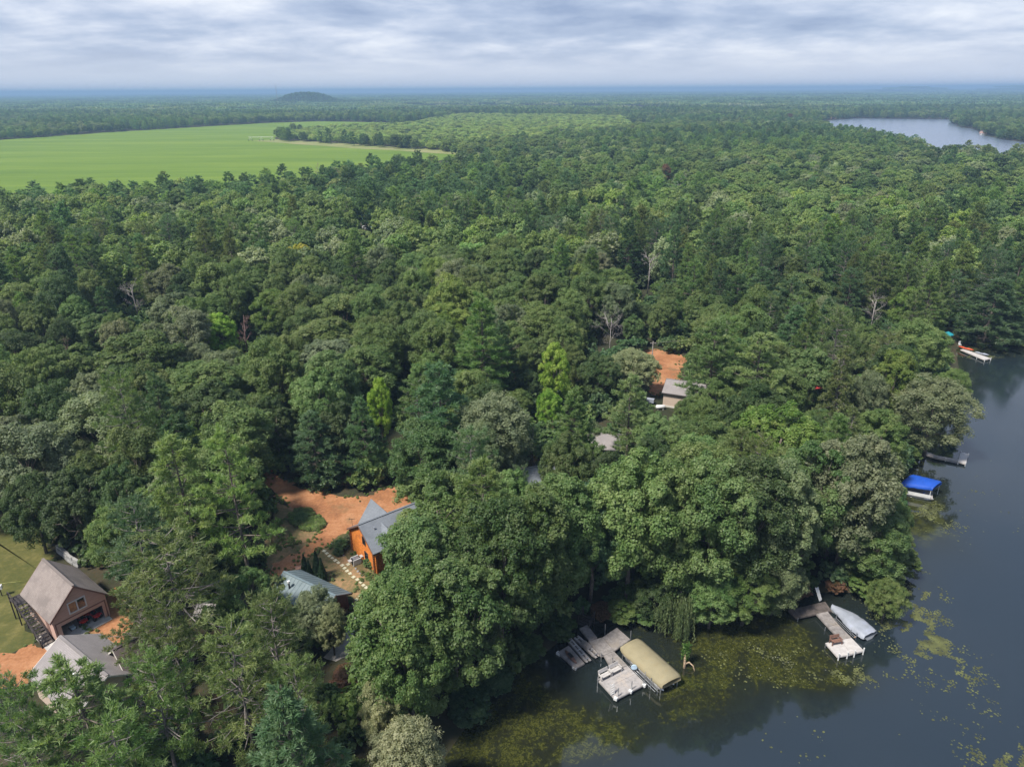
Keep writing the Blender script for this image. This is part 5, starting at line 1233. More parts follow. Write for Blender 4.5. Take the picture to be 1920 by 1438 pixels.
shrub(654, 1130, .8, .7, 'olive green', 'small bush beside the shed gable')
for x, y, h, r_, tn_, lb in ((1165, 1162, 2.6, 2.0, 'mid green', 'low bright shore bush above the first dock'), (1130, 1158, 2.0, 1.6, 'rust brown', 'reddish low shrub at the shore above the first dock'), (1215, 1165, 2.6, 2.0, 'dark green', 'dark shore bush left of the trailing willow'),
                          (1300, 1158, 3.5, 2.4, 'mid green', 'shore bush right of the trailing willow'), (1360, 1155, 3.2, 2.2, 'dark green', 'dark shore bush midway between the docks'), (1440, 1140, 3.0, 2.2, 'mid green', 'shore bush left of the second dock'),
                          (1565, 1108, 1.6, 1.3, 'rust brown', 'red-brown low shrub beside the white ramp'), (1500, 1118, 1.8, 1.3, 'rust brown', 'red-brown low shrub left of the second dock'), (1655, 1108, 3.6, 2.4, 'olive green', 'olive shore bush right of the silver boat cover'),
                          (1625, 1118, 3.4, 2.6, 'mid green', 'green shore bush behind the silver boat cover'), (1690, 1075, 3.6, 2.2, 'olive green', 'olive feathery bush at the shore corner'), (1668, 940, 3.4, 2.4, 'mid green', 'shore bush below the blue boat canopy'),
                          (1655, 1000, 4.0, 2.6, 'dark green', 'dark shore bush at the mossy bay'), (1700, 868, 3.0, 2.2, 'mid green', 'shore bush left of the small white dock'), (1745, 800, 3.0, 2.2, 'dark green', 'dark bush under the lakeside maple'),
                          (1050, 1195, 3.0, 2.0, 'dark green', 'dark shore bush behind the wooden raft'), (985, 1232, 3.0, 2.2, 'dark green', 'dark shore bush left of the raft'), (925, 1290, 3.0, 2.4, 'deep green', 'dark shore bush at the black water'), (880, 1345, 3.2, 2.4, 'deep green', 'dark shore bush at the lake corner'),
                          (1870, 622, 2.5, 2.6, 'yellow green', 'yellow green marsh bush behind the far white dock'), (1840, 615, 2.5, 2.2, 'mid green', 'green marsh bush above the far white dock'), (1905, 615, 3.0, 2.6, 'mid green', 'marsh bush at the frame edge')):
    shrub(x, y, h, r_, tn_, lb, z=.3, group='shore shrubs')

# beige building ---------------------------------------------------------
T = frame_of(34.139, 131.094, -.40); he, hr, RW, Lb = 3.09, 4.6, 7.8, 8.5
T = frame_of(34.139 + .9, 131.094 - .2, -.40)
bb = thing('beige_garage', 'beige garage with grey shingle roof in the orange clearing behind the pine', 'garage', (34.9, 130.9, 1.5))
roof(bb, T, Lb, RW, he, hr, M['sh_grey'], trim=M['darkwood']); shell(bb, T, Lb - .6, RW - .7, he, hr, RW, M['beige'])
lbox(MB(), T, -Lb / 2 + .3, Lb / 2 - .3, -RW / 2 + .26, -RW / 2 + .346, .0, .35).build('base_trim', M['fascia'], bb)
lbox(MB(), T, -Lb / 2, Lb / 2, -RW / 2 - .1, -RW / 2 - .01, he - .2, he - .04).build('gutter', M['darkwood'], bb)
window(bb, T, -RW / 2 + .34, .2, 1.1, 1.1, 2.0, -1, 'y')
p = W(1238, 768, 1.5); q = thing('propane_tank', 'white propane tank lying beside the beige garage', 'gas tank', p)
MB().tube([p + np.array([-.95, 0, .6]), p + np.array([-.8, 0, .6]), p + np.array([.8, .1, .6]), p + np.array([.95, .1, .6])], [.15, .4, .4, .15], 12).build('tank', M['white'], q, True)
for s in (-.5, .5): MB().box(p + np.array([s, .05, .12]), (.15, .6, .25)).build('foot', M['concrete'], q)
p = W(1219, 757, 1.5); q = thing('covered_trailer', 'small grey covered trailer by the beige garage corner', 'trailer', p); MB().box(p + np.array([0, 0, .75]), (1.5, .9, .7), -.4).build('cover', M['silver'], q)
for s in (-.5, .5): MB().tube([p + np.array([0, s - .06, .25]), p + np.array([0, s + .06, .25])], .25, 10).build('wheel', M['black'], q)
p = W(1221, 692, 1.5); q = thing('utility_pole', 'weathered utility pole at the edge of the orange clearing', 'utility pole', p)
MB().tube([p, p + np.array([0, 0, 6.6])], [.15, .11], 8).build('pole', M['dead'], q); MB().box(p + np.array([0, 0, 6.2]), (1.3, .1, .1)).build('crossarm', M['dead'], q)
a = p + np.array([.5, 0, 6.25]); b = a + np.array([24, 6, 1.0]); o = MB().tube([a, (a + b) / 2 - np.array([0, 0, .5]), b], .018, 4).build('power_line', M['dead'], None, False, a); tag(o, 'thin grey wire running from the utility pole into the trees', 'wire')

# half hidden roofs
def hidden_house(x, y, z, yaw, L, Wd, he, hr, mt, wall, label):
    p = W(x, y, z); T = frame_of(p[0], p[1], yaw); o = thing('cottage', label, 'cottage', (p[0], p[1], 1.5)); roof(o, T, L, Wd, he, hr, mt, trim=M['fascia']); shell(o, T, L - .6, Wd - .7, he, hr, Wd, wall)
    window(o, T, -Wd / 2 + .34, -.6, .6, 1.0, 2.1, -1, 'y'); return o
hidden_house(1024, 886, 4.5, .3, 8, 6.5, 2.6, 4.4, M['sh_blue'], M['beige'], 'cottage with blue-grey roof buried in trees right of the cabin')
hidden_house(1140, 824, 4.5, -.2, 7, 6, 2.6, 4.2, M['sh_grey'], M['beige'], 'cottage with pale grey roof under the pine left of the beige garage')
hidden_house(680, 405, 5.5, .1, 7.5, 6.5, 3.2, 5.2, M['teal_roof'], M['beige'], 'house with green metal roof deep in the wood')
hidden_house(432, 790, 4.0, .6, 6, 5, 2.4, 4.0, M['sh_brown'], M['darkwood'], 'cottage with dark roof in the shaded gap above the driveway')
def vehicle(p, yaw, label, body, L=4.6):
    T = frame_of(p[0], p[1], yaw, p[2]); o = thing('parked_car', label, 'car', p)
    A = [(-L / 2, .35), (L / 2, .35), (L / 2, .85), (L / 2 - 1.0, .95), (L / 2 - 1.6, 1.5), (-L / 2 + .5, 1.5), (-L / 2, 1.0)]
    P = [T(x, -.85, z) for x, z in A]; Q = [T(x, .85, z) for x, z in A]; MB().prism(P, Q).build('body', body, o)
    for s in (-1, 1): lbox(MB(), T, -L / 2 + .7, L / 2 - 1.7, s * .86 - .01, s * .86 + .01, 1.0, 1.4).build('window', M['glass'], o)
    for x in (-L / 2 + .8, L / 2 - .8):
        for y in (-.8, .8): MB().tube([T(x, y - .1, .33), T(x, y + .1, .33)], .33, 12).build('wheel', M['black'], o)
vehicle(W(688, 430, 1.5), .2, 'white car parked below the green roof deep in the wood', M['white']); vehicle(W(1908, 390, 1.5), .5, 'white car between trees near the frame edge far up the slope', M['white'])
vehicle(W(698, 432, 1.5), .5, 'pale car beside the white one below the green roof', M['ltblue'])
p = W(864, 1053, 1.53); q = thing('picnic_table', 'dark picnic table on the orange terrace beside the lakeside trees', 'picnic table', p)
MB().box(p + np.array([0, 0, .74]), (1.8, .8, .06), .3).build('tabletop', M['brownwood'], q)
for s in (-.7, .7): MB().box(p + np.array([-s * .3, s, .43]), (1.8, .28, .05), .3).build('bench_seat', M['brownwood'], q)
for s in (-.6, .6): MB().box(p + np.array([s, .18 * s, .36]), (.08, 1.5, .68), .3).build('leg', M['brownwood'], q)
p = W(877, 1040, 1.53); q = thing('lawn_chair', 'red folding chair on the orange terrace', 'chair', p); MB().box(p + np.array([0, 0, .42]), (.55, .5, .05), .2).build('seat', M['red'], q); MB().box(p + np.array([0, .26, .75]), (.55, .05, .6), .2).build('backrest', M['red'], q)
for s in (-.24, .24):
    for t_ in (-.2, .22): MB().tube([p + np.array([s, t_, 0]), p + np.array([s, t_, .42])], .02, 6).build('leg', M['alu'], q)
def umbrella(p, mt, label, r_=1.5, h=2.5):
    o = thing('patio_umbrella', label, 'umbrella', p); MB().tube([p, p + np.array([0, 0, h])], .03, 6).build('pole', M['white'], o)
    mb = MB(); n = 8; V = [p + np.array([0, 0, h + .1])] + [p + np.array([r_ * math.cos(6.283 * k / n), r_ * math.sin(6.283 * k / n), h - .55]) for k in range(n)] + [p + np.array([r_ * math.cos(6.283 * k / n), r_ * math.sin(6.283 * k / n), h - .75]) for k in range(n)]
    mb.add(V, [(0, 1 + k, 1 + (k + 1) % n) for k in range(n)] + [(1 + k, 1 + n + k, 1 + n + (k + 1) % n, 1 + (k + 1) % n) for k in range(n)]); mb.build('canopy', mt, o)
umbrella(W(1521, 738, 1.5), M['redcloth'], 'red patio umbrella among trees behind the olive spruce', 2.0); umbrella(W(1774, 640, 1.5), M['tealcloth'], 'teal patio umbrella in trees above the far white dock', 1.3)

# kayaks by the path
def kayak(c, yaw, label, mt, L=3.4, wd=.36, z=.25):
    T = frame_of(c[0], c[1], yaw, c[2]); o = thing('kayak', label, 'kayak', c, 'kayaks by the gravel path'); xs = np.linspace(-L / 2, L / 2, 9); rr = [.04 + wd * (1 - abs(2 * x / L) ** 2.2) for x in xs]
    V = []; Fs = []; n = 8
    for x, r_ in zip(xs, rr):
        for j in range(n): a = 6.283 * j / n; V.append(T(x, r_ * math.cos(a), z + .17 * math.sin(a) * (r_ / wd) ** .6))
    for i in range(8):
        for j in range(n): Fs.append((i * n + j, i * n + (j + 1) % n, (i + 1) * n + (j + 1) % n, (i + 1) * n + j))
    Fs += [tuple(range(n))[::-1], tuple(range(8 * n, 9 * n))]
    MB().add(V, Fs).build('hull', mt, o, True); lbox(MB(), T, -.45, .35, -.2, .2, z + .14, z + .185).build('cockpit', M['black'], o)
    return o
a, b = W(602, 1193, 1.7), W(621, 1176, 1.7); yk = math.atan2(*(b - a)[[1, 0]]); m_ = (a + b) / 2; m_[2] = 1.5
kayak(m_ + np.array([-.15, .2, 0]), yk, 'red-orange kayak lying beside the gravel path', M['orangepaint']); kayak(m_ + np.array([.4, -.35, 0]), yk, 'pale blue kayak lying next to the red-orange one', M['ltblue'])

# ------------------------------------------------------------------ docks and boats
def section(par, quad, z, n, mt, name='deck_section', th=.10, along=0):
    """one dock section from four ground corners: N boards with gaps, over a frame"""
    q = [np.asarray(p, float) for p in quad]
    if along: q = q[1:] + q[:1]
    mb = MB()
    for k in range(n):
        a, b = (k + .012) / n, (k + .988) / n
        A = q[0] + (q[1] - q[0]) * a; B = q[0] + (q[1] - q[0]) * b; D = q[3] + (q[2] - q[3]) * a; C_ = q[3] + (q[2] - q[3]) * b
        dz = np.array([0, 0, rng.normal(0, .006)]); P = [A + dz, B + dz, C_ + dz, D + dz]
        if np.cross(P[1] - P[0], P[2] - P[0])[2] < 0: P = P[::-1]
        mb.quadslab(P, .045)
    o = mb.build(name, mt, par); o['kind'] = 'stuff'
    fm = MB()
    for i in range(4):
        a, b = q[i], q[(i + 1) % 4]; d_ = (b - a) / np.linalg.norm(b - a); nrm = np.array([-d_[1], d_[0], 0]) * .04
        lo = np.array([0, 0, -.052]); hi = np.array([0, 0, -.052 - th * 1.6])
        P = [a + nrm, b + nrm, b - nrm, a - nrm]
        if np.cross(P[1] - P[0], P[2] - P[0])[2] < 0: P = P[::-1]
        fm.prism([p + hi for p in P], [p + lo for p in P])
    fm.build('frame', mt, par); return o
def post(par, p, z0, z1, mt=None, r_=.05, name='post'):
    return MB().tube([np.array([p[0], p[1], z0]), np.array([p[0], p[1], z1])], r_, 8).build(name, mt or M['alu'], par)
c3 = lambda pts: crop(pts, 1000, 1060, 0.19474)
def Wc(pts, z): return [W(x, y, z) for x, y in pts]
zD = .55
d1 = thing('dock', 'weathered grey L-shaped dock with two benches beside the tan boat cover', 'dock', W(1150, 1230, 0))
section(d1, Wc(c3([(445, 603), (520, 570), (612, 690), (540, 722)]), zD + .03), zD, 14, M['dockgrey'], along=1)
section(d1, Wc(c3([(533, 724), (666, 690), (776, 822), (655, 872)]), zD), zD, 12, M['dockgrey'])
section(d1, Wc(c3([(668, 689), (805, 597), (932, 708), (779, 820)]), zD), zD, 12, M['dockgrey'])
section(d1, Wc(c3([(682, 866), (776, 826), (908, 962), (765, 1010)]), zD), zD, 14, M['dockgrey'], along=1)
A_, B_, C_, D_ = (617, 1092), (793, 1285), (1080, 1137), (908, 964)
section(d1, Wc(c3([A_, B_, C_, D_]), zD - .01), zD, 22, M['dockpale'])
for x, y, h in ((690, 632, 1.3), (937, 690, 1.2), (345, 712, 1.0), (655, 868, .5), (760, 935, .9), (815, 1255, 1.4), (945, 1190, 1.4), (620, 1110, .6), (1060, 1140, .7)): p = W(*c3([(x, y)])[0], zD); post(d1, p, -.8, zD + h * .8)
for x, y in ((793, 1275), (935, 1205), (1068, 1145)): p = W(*c3([(x, y)])[0], zD); MB().box((p[0], p[1], zD - .08), (.38, .32, .3), -.6).build('bumper', M['white'], d1)
def bench(c, yaw, label, group=None, mt=None, L=1.3):
    T = frame_of(c[0], c[1], yaw, c[2]); o = thing('bench', label, 'bench', c, group); mt = mt or M['dockwhite']
    for k in range(2): lbox(MB(), T, -L / 2, L / 2, -.40 + .27 * k, -.15 + .27 * k, .42, .47).build('seat_slat', mt, o)
    for k in range(2): A = [T(-L / 2, .20 + .06 * k, .56 + .21 * k), T(L / 2, .20 + .06 * k, .56 + .21 * k), T(L / 2, .25 + .06 * k, .74 + .21 * k), T(-L / 2, .25 + .06 * k, .74 + .21 * k)]; d_ = T(0, .05, -.01) - T(0, 0, 0); MB().prism([p + d_ for p in A], A).build('back_slat', mt, o)
    for s in (-1, 1):
        lbox(MB(), T, s * L / 2 - .05, s * L / 2 + .05, -.40, -.31, 0, .415).build('leg', mt, o); lbox(MB(), T, s * L / 2 - .05, s * L / 2 + .05, .13, .195, 0, .60).build('leg', mt, o)
        lbox(MB(), T, s * L / 2 - .06, s * L / 2 + .06, -.42, .17, .62, .67).build('armrest', mt, o)
    return o
pa, pb = W(*c3([(618, 1078)])[0], zD), W(*c3([(815, 978)])[0], zD); yB = math.atan2(*(pb - pa)[[1, 0]])
b1 = bench(pa + (pb - pa) * .25 + np.array([.12, -.3, 0]), yB, 'weathered white bench at the outer corner of the grey dock', 'dock benches'); b2 = bench(pa + (pb - pa) * .76 + np.array([.12, -.3, 0]), yB, 'weathered white bench on the grey dock, nearer to shore', 'dock benches')
p0, p1 = W(*c3([(765, 1130)])[0], zD), W(*c3([(765, 1245)])[0], zD); q = thing('swim_ladder', 'white swim ladder standing at the edge of the grey dock', 'ladder', p1)
e = (pb - pa) / np.linalg.norm(pb - pa) * .24
for s in (-1, 1): MB().tube([p1 + s * e + np.array([0, 0, .02]), p1 + s * e + np.array([-.1, .25, 1.35])], .03, 6).build('rail', M['white'], q)
for k in range(5): f_ = np.array([-.1, .25, 1.35]) * (.12 + .19 * k); MB().tube([p1 - e + f_, p1 + e + f_], .035, 6).build('rung', M['white'], q)
# steps at the shore
p = W(*c3([(478, 575)])[0], .7); q = thing('shore_steps', 'dark brown wooden steps with rails at the shore end of the grey dock', 'steps', (p[0], p[1], .1)); yaw = -.62
T = frame_of(p[0], p[1], yaw, .1)
for k in range(4): lbox(MB(), T, -.75, .75, .1 + .32 * k, .42 + .32 * k, .35 + .2 * k, .42 + .2 * k).build('tread', M['darkwood'], q)
for s in (-.8, .8):
    for k in (0, 1): lbox(MB(), T, s - .05, s + .05, .1 + 1.2 * k, .2 + 1.2 * k, 0, 1.5 + .7 * k).build('post', M['darkwood'], q)
    for z in (.95, 1.4): MB().tube([T(s, .15, z), T(s, 1.35, z + .7)], .04, 6).build('rail', M['darkwood'], q)
# raft with driftwood
rf = thing('raft', 'low wooden raft carrying a dark red canoe next to the grey dock', 'raft', W(1068, 1228, 0)); section(rf, Wc(c3([(235, 832), (340, 768), (492, 938), (402, 988)]), .3), .3, 16, M['dockgrey'], along=1)
for x, y in ((245, 835), (400, 970)): p = W(*c3([(x, y)])[0], .3); MB().box((p[0], p[1], .12), (.5, .4, .3), -.7).build('float', M['white'], rf)
ka, kb = W(*c3([(305, 815)])[0], .4), W(*c3([(415, 940)])[0], .4); k_ = kayak((ka + kb) / 2 * np.array([1, 1, 0]) + np.array([0, 0, .3]), math.atan2(*(kb - ka)[[1, 0]]), 'narrow dark red canoe lying on the low raft', M['brownwood'], float(np.linalg.norm(kb - ka)), .24, .12); k_['group'] = 'boats at the grey dock'; k_['category'] = 'canoe'
# two floating ramps
def float_ramp(pts, label, w_=.42):
    a, b = Wc(c3(pts), .3); o = thing('floating_ramp', label, 'floating ramp', (a + b) / 2 * np.array([1, 1, 0]), 'floating ramps beside the grey dock'); d_ = b - a; L = np.linalg.norm(d_); yaw = math.atan2(d_[1], d_[0]); m_ = (a + b) / 2
    T = frame_of(m_[0], m_[1], yaw, .0)
    mb = MB(); A = [(-L / 2, .28), (-L / 2 + .3, .12), (L / 2 - .6, .12), (L / 2, .3), (L / 2, .36), (-L / 2, .42)]
    for s in (-1, 1): mb.prism([T(x, s * w_ / 2 - .13, z) for x, z in A], [T(x, s * w_ / 2 + .13, z) for x, z in A])
    mb.build('pontoon', M['dockpale'], o)
    for k in range(5): x = -L / 2 + L * (k + .5) / 5; MB().tube([T(x, -w_ / 2, .42), T(x, w_ / 2, .42)], .05, 8).build('roller', M['alu'], o)
    return o, T, L
float_ramp([(345, 712), (535, 925)], 'long grey floating ramp rail between raft and dock'); o, T, L = float_ramp([(412, 690), (625, 880)], 'grey floating ramp rail with upright panel beside the dock', .5)
MB().prism([T(-.9, -.4, .42), T(.5, -.4, .42), T(.5, .4, .42), T(-.9, .4, .42)], [T(-.7, -.3, .62), T(.3, -.3, .75), T(.3, .3, .75), T(-.7, .3, .62)]).build('cradle', M['dockgrey'], o)

def vault(par, corners, rise, skirt, mt, name='cover', nu=14, nv=8, taper=0.0, sag=0.06, round_=0.25):
    """cloth cover over four corners (a,b along one end; c,d along the other), arched across, drooping skirt"""
    a, b, c, d = [np.asarray(p, float) for p in corners]; V = []; Fs = []
    for i in range(nu + 1):
        u = i / nu; l = a + (d - a) * u; r_ = b + (c - b) * u; end = min(u, 1 - u); sc = 1 - round_ * max(0, 1 - end / .12) ** 2 * .5
        m_ = (l + r_) / 2; l = m_ + (l - m_) * sc; r_ = m_ + (r_ - m_) * sc; er = max(0, 1 - end / .10)
        ring = []
        for j in range(nv + 1):
            v = j / nv; p = l + (r_ - l) * v; p = p + np.array([0, 0, rise * (1 - (2 * v - 1) ** 2) * (1 - .6 * er ** 2) - .10 * rise * er ** 2 + sag * math.sin(u * math.pi * 9) * math.sin(v * math.pi) + rng.normal(0, .006)]); ring.append(p)
        dr = np.array([0, 0, -skirt]); ring = [ring[0] + dr + rng.normal(0, .02, 3)] + ring + [ring[-1] + dr + rng.normal(0, .02, 3)]
        V += ring
    k = nv + 3
    for i in range(nu):
        for j in range(k - 1): Fs.append((i * k + j, i * k + j + 1, (i + 1) * k + j + 1, (i + 1) * k + j))
    Fs += [tuple(range(k)), tuple(range(nu * k, nu * k + k))[::-1]]
    return MB().add(V, Fs).build(name, mt, par, True)
# tan covered boat on its lift
zc = 1.5
bl = thing('boat_lift', 'boat lift under a long tan canvas cover beside the grey dock', 'boat lift', W(1220, 1245, 0))
cor = Wc(c3([(826, 790), (1016, 690), (1436, 1062), (1232, 1160)]), zc); vault(bl, cor, .42, .42, M['tan'], 'canopy', 18)
for f1 in (.05, .95):
    for f2 in (.1, .9): e_ = cor[0] + (cor[1] - cor[0]) * f2; f_ = cor[3] + (cor[2] - cor[3]) * f2; p = e_ + (f_ - e_) * f1; post(bl, p, -.8, zc + .02, None, .06)
def pontoon_boat(cor, label, z=.15):
    a, b, c, d = cor; m_ = (a + b + c + d) / 4; dirv = ((d + c) / 2 - (a + b) / 2); L = np.linalg.norm(dirv) * .9; w_ = np.linalg.norm(b - a) * .78; yaw = math.atan2(dirv[1], dirv[0]); T = frame_of(m_[0], m_[1], yaw, 0)
    o = thing('pontoon_boat', label, 'boat', (m_[0], m_[1], 0))
    for s in (-1, 1): MB().tube([T(-L / 2, s * w_ * .33, z), T(-L / 2 + .4, s * w_ * .33, z), T(L / 2 - .8, s * w_ * .33, z), T(L / 2, s * w_ * .33, z + .15)], [.1, .32, .32, .05], 10).build('pontoon', M['alu'], o, True)
    lbox(MB(), T, -L / 2 + .1, L / 2 - .2, -w_ / 2, w_ / 2, z + .36, z + .46).build('deck', M['dockpale'], o)
    mb = MB()
    for s in (-1, 1): lbox(mb, T, -L / 2 + .2, L / 2 - .6, s * w_ / 2 - .03, s * w_ / 2 + .03, z + .463, z + 1.0)
    mb.build('railing', M['white'], o)
pontoon_boat(cor, 'pontoon boat hidden under the tan canvas cover')
wl = c3([(935, 955), (1195, 1205)]); a, b = Wc(wl, .5)
MB().tube([a, b, b + np.array([0, 0, -1.0])], .05, 8).build('lift_rail', M['alu'], bl); MB().tube([a + np.array([-.18, -.05, -.1]), b + np.array([-.25, -.05, -.1])], .04, 8).build('lift_rail', M['alu'], bl)
for x, y in ((1075, 1090), (1118, 1100), (1130, 1150)): p = W(*c3([(x, y)])[0], .5); post(bl, p, -.8, 1.5)
p = W(*c3([(970, 978)])[0], 1.0); wv = MB().tube([p + np.array([0, -.05, 0]), p + np.array([0, .05, 0])], .34, 16).build('winch_wheel', M['ltblue'], bl); post(bl, p + np.array([0, .1, 0]), -.8, 1.2)

# second dock ---------------------------------------------------------------
c4 = lambda pts: crop(pts, 1440, 1060, 0.153)
zD = .55
d2 = thing('dock', 'white-ended dock with brown bench beside the silver boat cover', 'dock', W(1570, 1190, 0))
section(d2, Wc(c4([(250, 545), (700, 440), (778, 552), (350, 640)]), zD + .01), zD, 24, M['dockdark'])
section(d2, Wc(c4([(592, 588), (730, 562), (858, 712), (733, 742)]), zD), zD, 14, M['dockgrey'], along=1)
section(d2, Wc(c4([(737, 748), (862, 717), (1020, 880), (893, 905)]), zD), zD, 16, M['dockgrey'], along=1)
section(d2, Wc(c4([(897, 910), (1022, 884), (1172, 1038), (1014, 1082)]), zD), zD, 14, M['dockwhite'], along=1)
section(d2, Wc(c4([(706, 946), (890, 912), (1008, 1084), (852, 1112)]), zD), zD, 14, M['dockwhite'], along=1)
for x, y in ((1172, 1045), (1062, 1075), (975, 1092), (868, 1112)): p = W(*c4([(x, y)])[0], zD); post(d2, p, -.8, zD + .42, M['white'], .075)
for x, y in ((708, 960), (705, 755), (370, 640)): p = W(*c4([(x, y)])[0], zD); post(d2, p, -.8, zD, M['alu'], .05)
a, b, c, d = [W(*q_, z_) for q_, z_ in zip(c4([(580, 275), (612, 266), (655, 422), (630, 437)]), (2.0, 2.0, .62, .62))]
rp = thing('gangway', 'narrow white ramp leading from the bank to the second dock', 'ramp', (c + d) / 2); MB().quadslab([a, d, c, b], .07).build('deck', M['white'], rp)
for s, (p, q_) in enumerate(((a, d), (b, c))): MB().tube([p + np.array([0, 0, .06]), q_ + np.array([0, 0, .06])], .05, 6).build('curb_rail', M['white'], rp)
pA = W(*c4([(825, 955)])[0], zD); pB_ = W(*c4([(706, 946)])[0], zD); pC_ = W(*c4([(890, 912)])[0], zD); bench(pA + np.array([.0, .1, 0]), math.atan2(*(pC_ - pB_)[[1, 0]]), 'brown wooden bench on the white end of the second dock', None, M['brownwood'], 1.25)
bt = thing('covered_boat', 'motorboat under a wrinkled silver cover on a lift at the second dock', 'boat', W(1600, 1165, 0))
sp = c4([(806, 500), (985, 610), (1080, 690), (1215, 800), (1262, 835)]); zz_ = .85
wid = [.2, 1.05, 1.32, 1.28, 1.15]; hgt = [.35, .5, .7, .5, .3]; V = []; Fs = []; cen = [W(x, y, zz_) for x, y in sp]; cen[0] = cen[0] + (cen[0] - cen[1]) * .12
xs = np.linspace(0, 4, 21); n = 11
cen_i = np.stack([np.interp(xs, range(5), [c_[k] for c_ in cen]) for k in range(3)], 1)
for i, x in enumerate(xs):
    w_ = np.interp(x, range(5), wid); h_ = np.interp(x, range(5), hgt); t_ = cen_i[min(i + 1, 20)] - cen_i[max(i - 1, 0)]; nr = np.array([-t_[1], t_[0], 0]); nr /= np.linalg.norm(nr)
    for j in range(n):
        v = 2 * j / (n - 1) - 1
        if j in (0, n - 1): V.append(cen_i[i] + nr * w_ * v + np.array([0, 0, -.42 + rng.normal(0, .03)]))
        else: V.append(cen_i[i] + nr * w_ * v * 1.05 + np.array([0, 0, h_ * .42 * (1 - abs(v) ** 1.25) + rng.normal(0, .025) - .05 * math.sin(x * 8) * (1 - abs(v))]))
for i in range(20):
    for j in range(n - 1): Fs.append((i * n + j, i * n + j + 1, (i + 1) * n + j + 1, (i + 1) * n + j))
Fs += [tuple(range(n)), tuple(range(20 * n, 21 * n))[::-1]]
MB().add(V, Fs).build('cover', M['silver'], bt, True)
HV = []; HF = []
for i in range(0, 21, 4):
    w_ = np.interp(xs[i], range(5), wid) * .85; t_ = cen_i[min(i + 1, 20)] - cen_i[max(i - 1, 0)]; nr = np.array([-t_[1], t_[0], 0]); nr /= np.linalg.norm(nr)
    HV += [cen_i[i] - nr * w_ + np.array([0, 0, -.3]), cen_i[i] - nr * w_ * .3 + np.array([0, 0, -.95]), cen_i[i] + nr * w_ * .3 + np.array([0, 0, -.95]), cen_i[i] + nr * w_ + np.array([0, 0, -.3])]
for i in range(5):
    for j in range(3): HF.append((i * 4 + j, i * 4 + j + 1, (i + 1) * 4 + j + 1, (i + 1) * 4 + j))
HF += [(0, 1, 2, 3), (23, 22, 21, 20)]
MB().add(HV, HF).build('hull', M['white'], bt)
lf = thing('boat_lift', 'aluminium boat lift frame under the silver covered boat', 'boat lift', W(1585, 1175, 0))
for off in (0, .25): a, b = Wc(c4([(830, 640), (1080, 880)]), .35 + off * .6); MB().tube([a - np.array([off, off * .3, 0]), b - np.array([off, off * .3, 0])], .045, 6).build('lift_rail', M['alu'], lf)
for x, y in ((835, 640), (1010, 840), (1080, 875)): p = W(*c4([(x, y)])[0], .3); post(lf, p, -.8, .95)
a, b = Wc(c4([(1060, 880), (1110, 850)]), .3); MB().tube([a, b], .06, 6).build('bunk', M['plywood'], lf)

# blue canopy boat lift ---------------------------------------------------------
c5 = lambda pts: crop(pts, 1640, 780, 0.16687)
b3 = thing('boat_lift', 'boat lift under a bright blue canopy by the narrow white dock', 'boat lift', W(1730, 915, 0))
cor = Wc(c5([(285, 765), (420, 650), (765, 735), (650, 815)]), 2.3); vault(b3, cor, .5, .35, M['blue'], 'canopy', 14)
for f1 in (.05, .95):
    for f2 in (.08, .92): e_ = cor[0] + (cor[1] - cor[0]) * f2; f_ = cor[3] + (cor[2] - cor[3]) * f2; p = e_ + (f_ - e_) * f1; post(b3, p, -.8, 2.3, M['white'], .05)
o = pontoon_boat(cor, 'white pontoon boat beneath the bright blue canopy', .2)
d3 = thing('dock', 'narrow white dock with blue posts beside the blue boat canopy', 'dock', W(1715, 925, 0))
section(d3, Wc(c5([(235, 830), (330, 800), (365, 815), (345, 862)]), .5), .5, 6, M['dockpale']); section(d3, Wc(c5([(347, 862), (368, 815), (585, 872), (555, 916)]), .5), .5, 16, M['dockwhite'])
for x, y in ((368, 850), (545, 895), (345, 830)): p = W(*c5([(x, y)])[0], .5); post(d3, p, -.8, 1.25, M['bluepaint'], .07)
# small white dock with end platform
d4 = thing('dock', 'small white dock with square end platform below the lakeside maple', 'dock', W(1790, 862, 0))
section(d4, Wc(c5([(590, 402), (690, 440), (690, 470), (575, 432)]), .5), .5, 6, M['dockpale'])
section(d4, Wc(c5([(692, 440), (945, 488), (935, 512), (692, 470)]), .5), .5, 14, M['dockpale']); section(d4, Wc(c5([(968, 404), (1055, 424), (1022, 534), (937, 512)]), .5), .5, 14, M['dockwhite'])
for x, y in ((1055, 430), (1022, 530), (940, 512), (968, 405), (800, 480)): p = W(*c5([(x, y)])[0], .5); post(d4, p, -.8, .68, M['white'], .09)
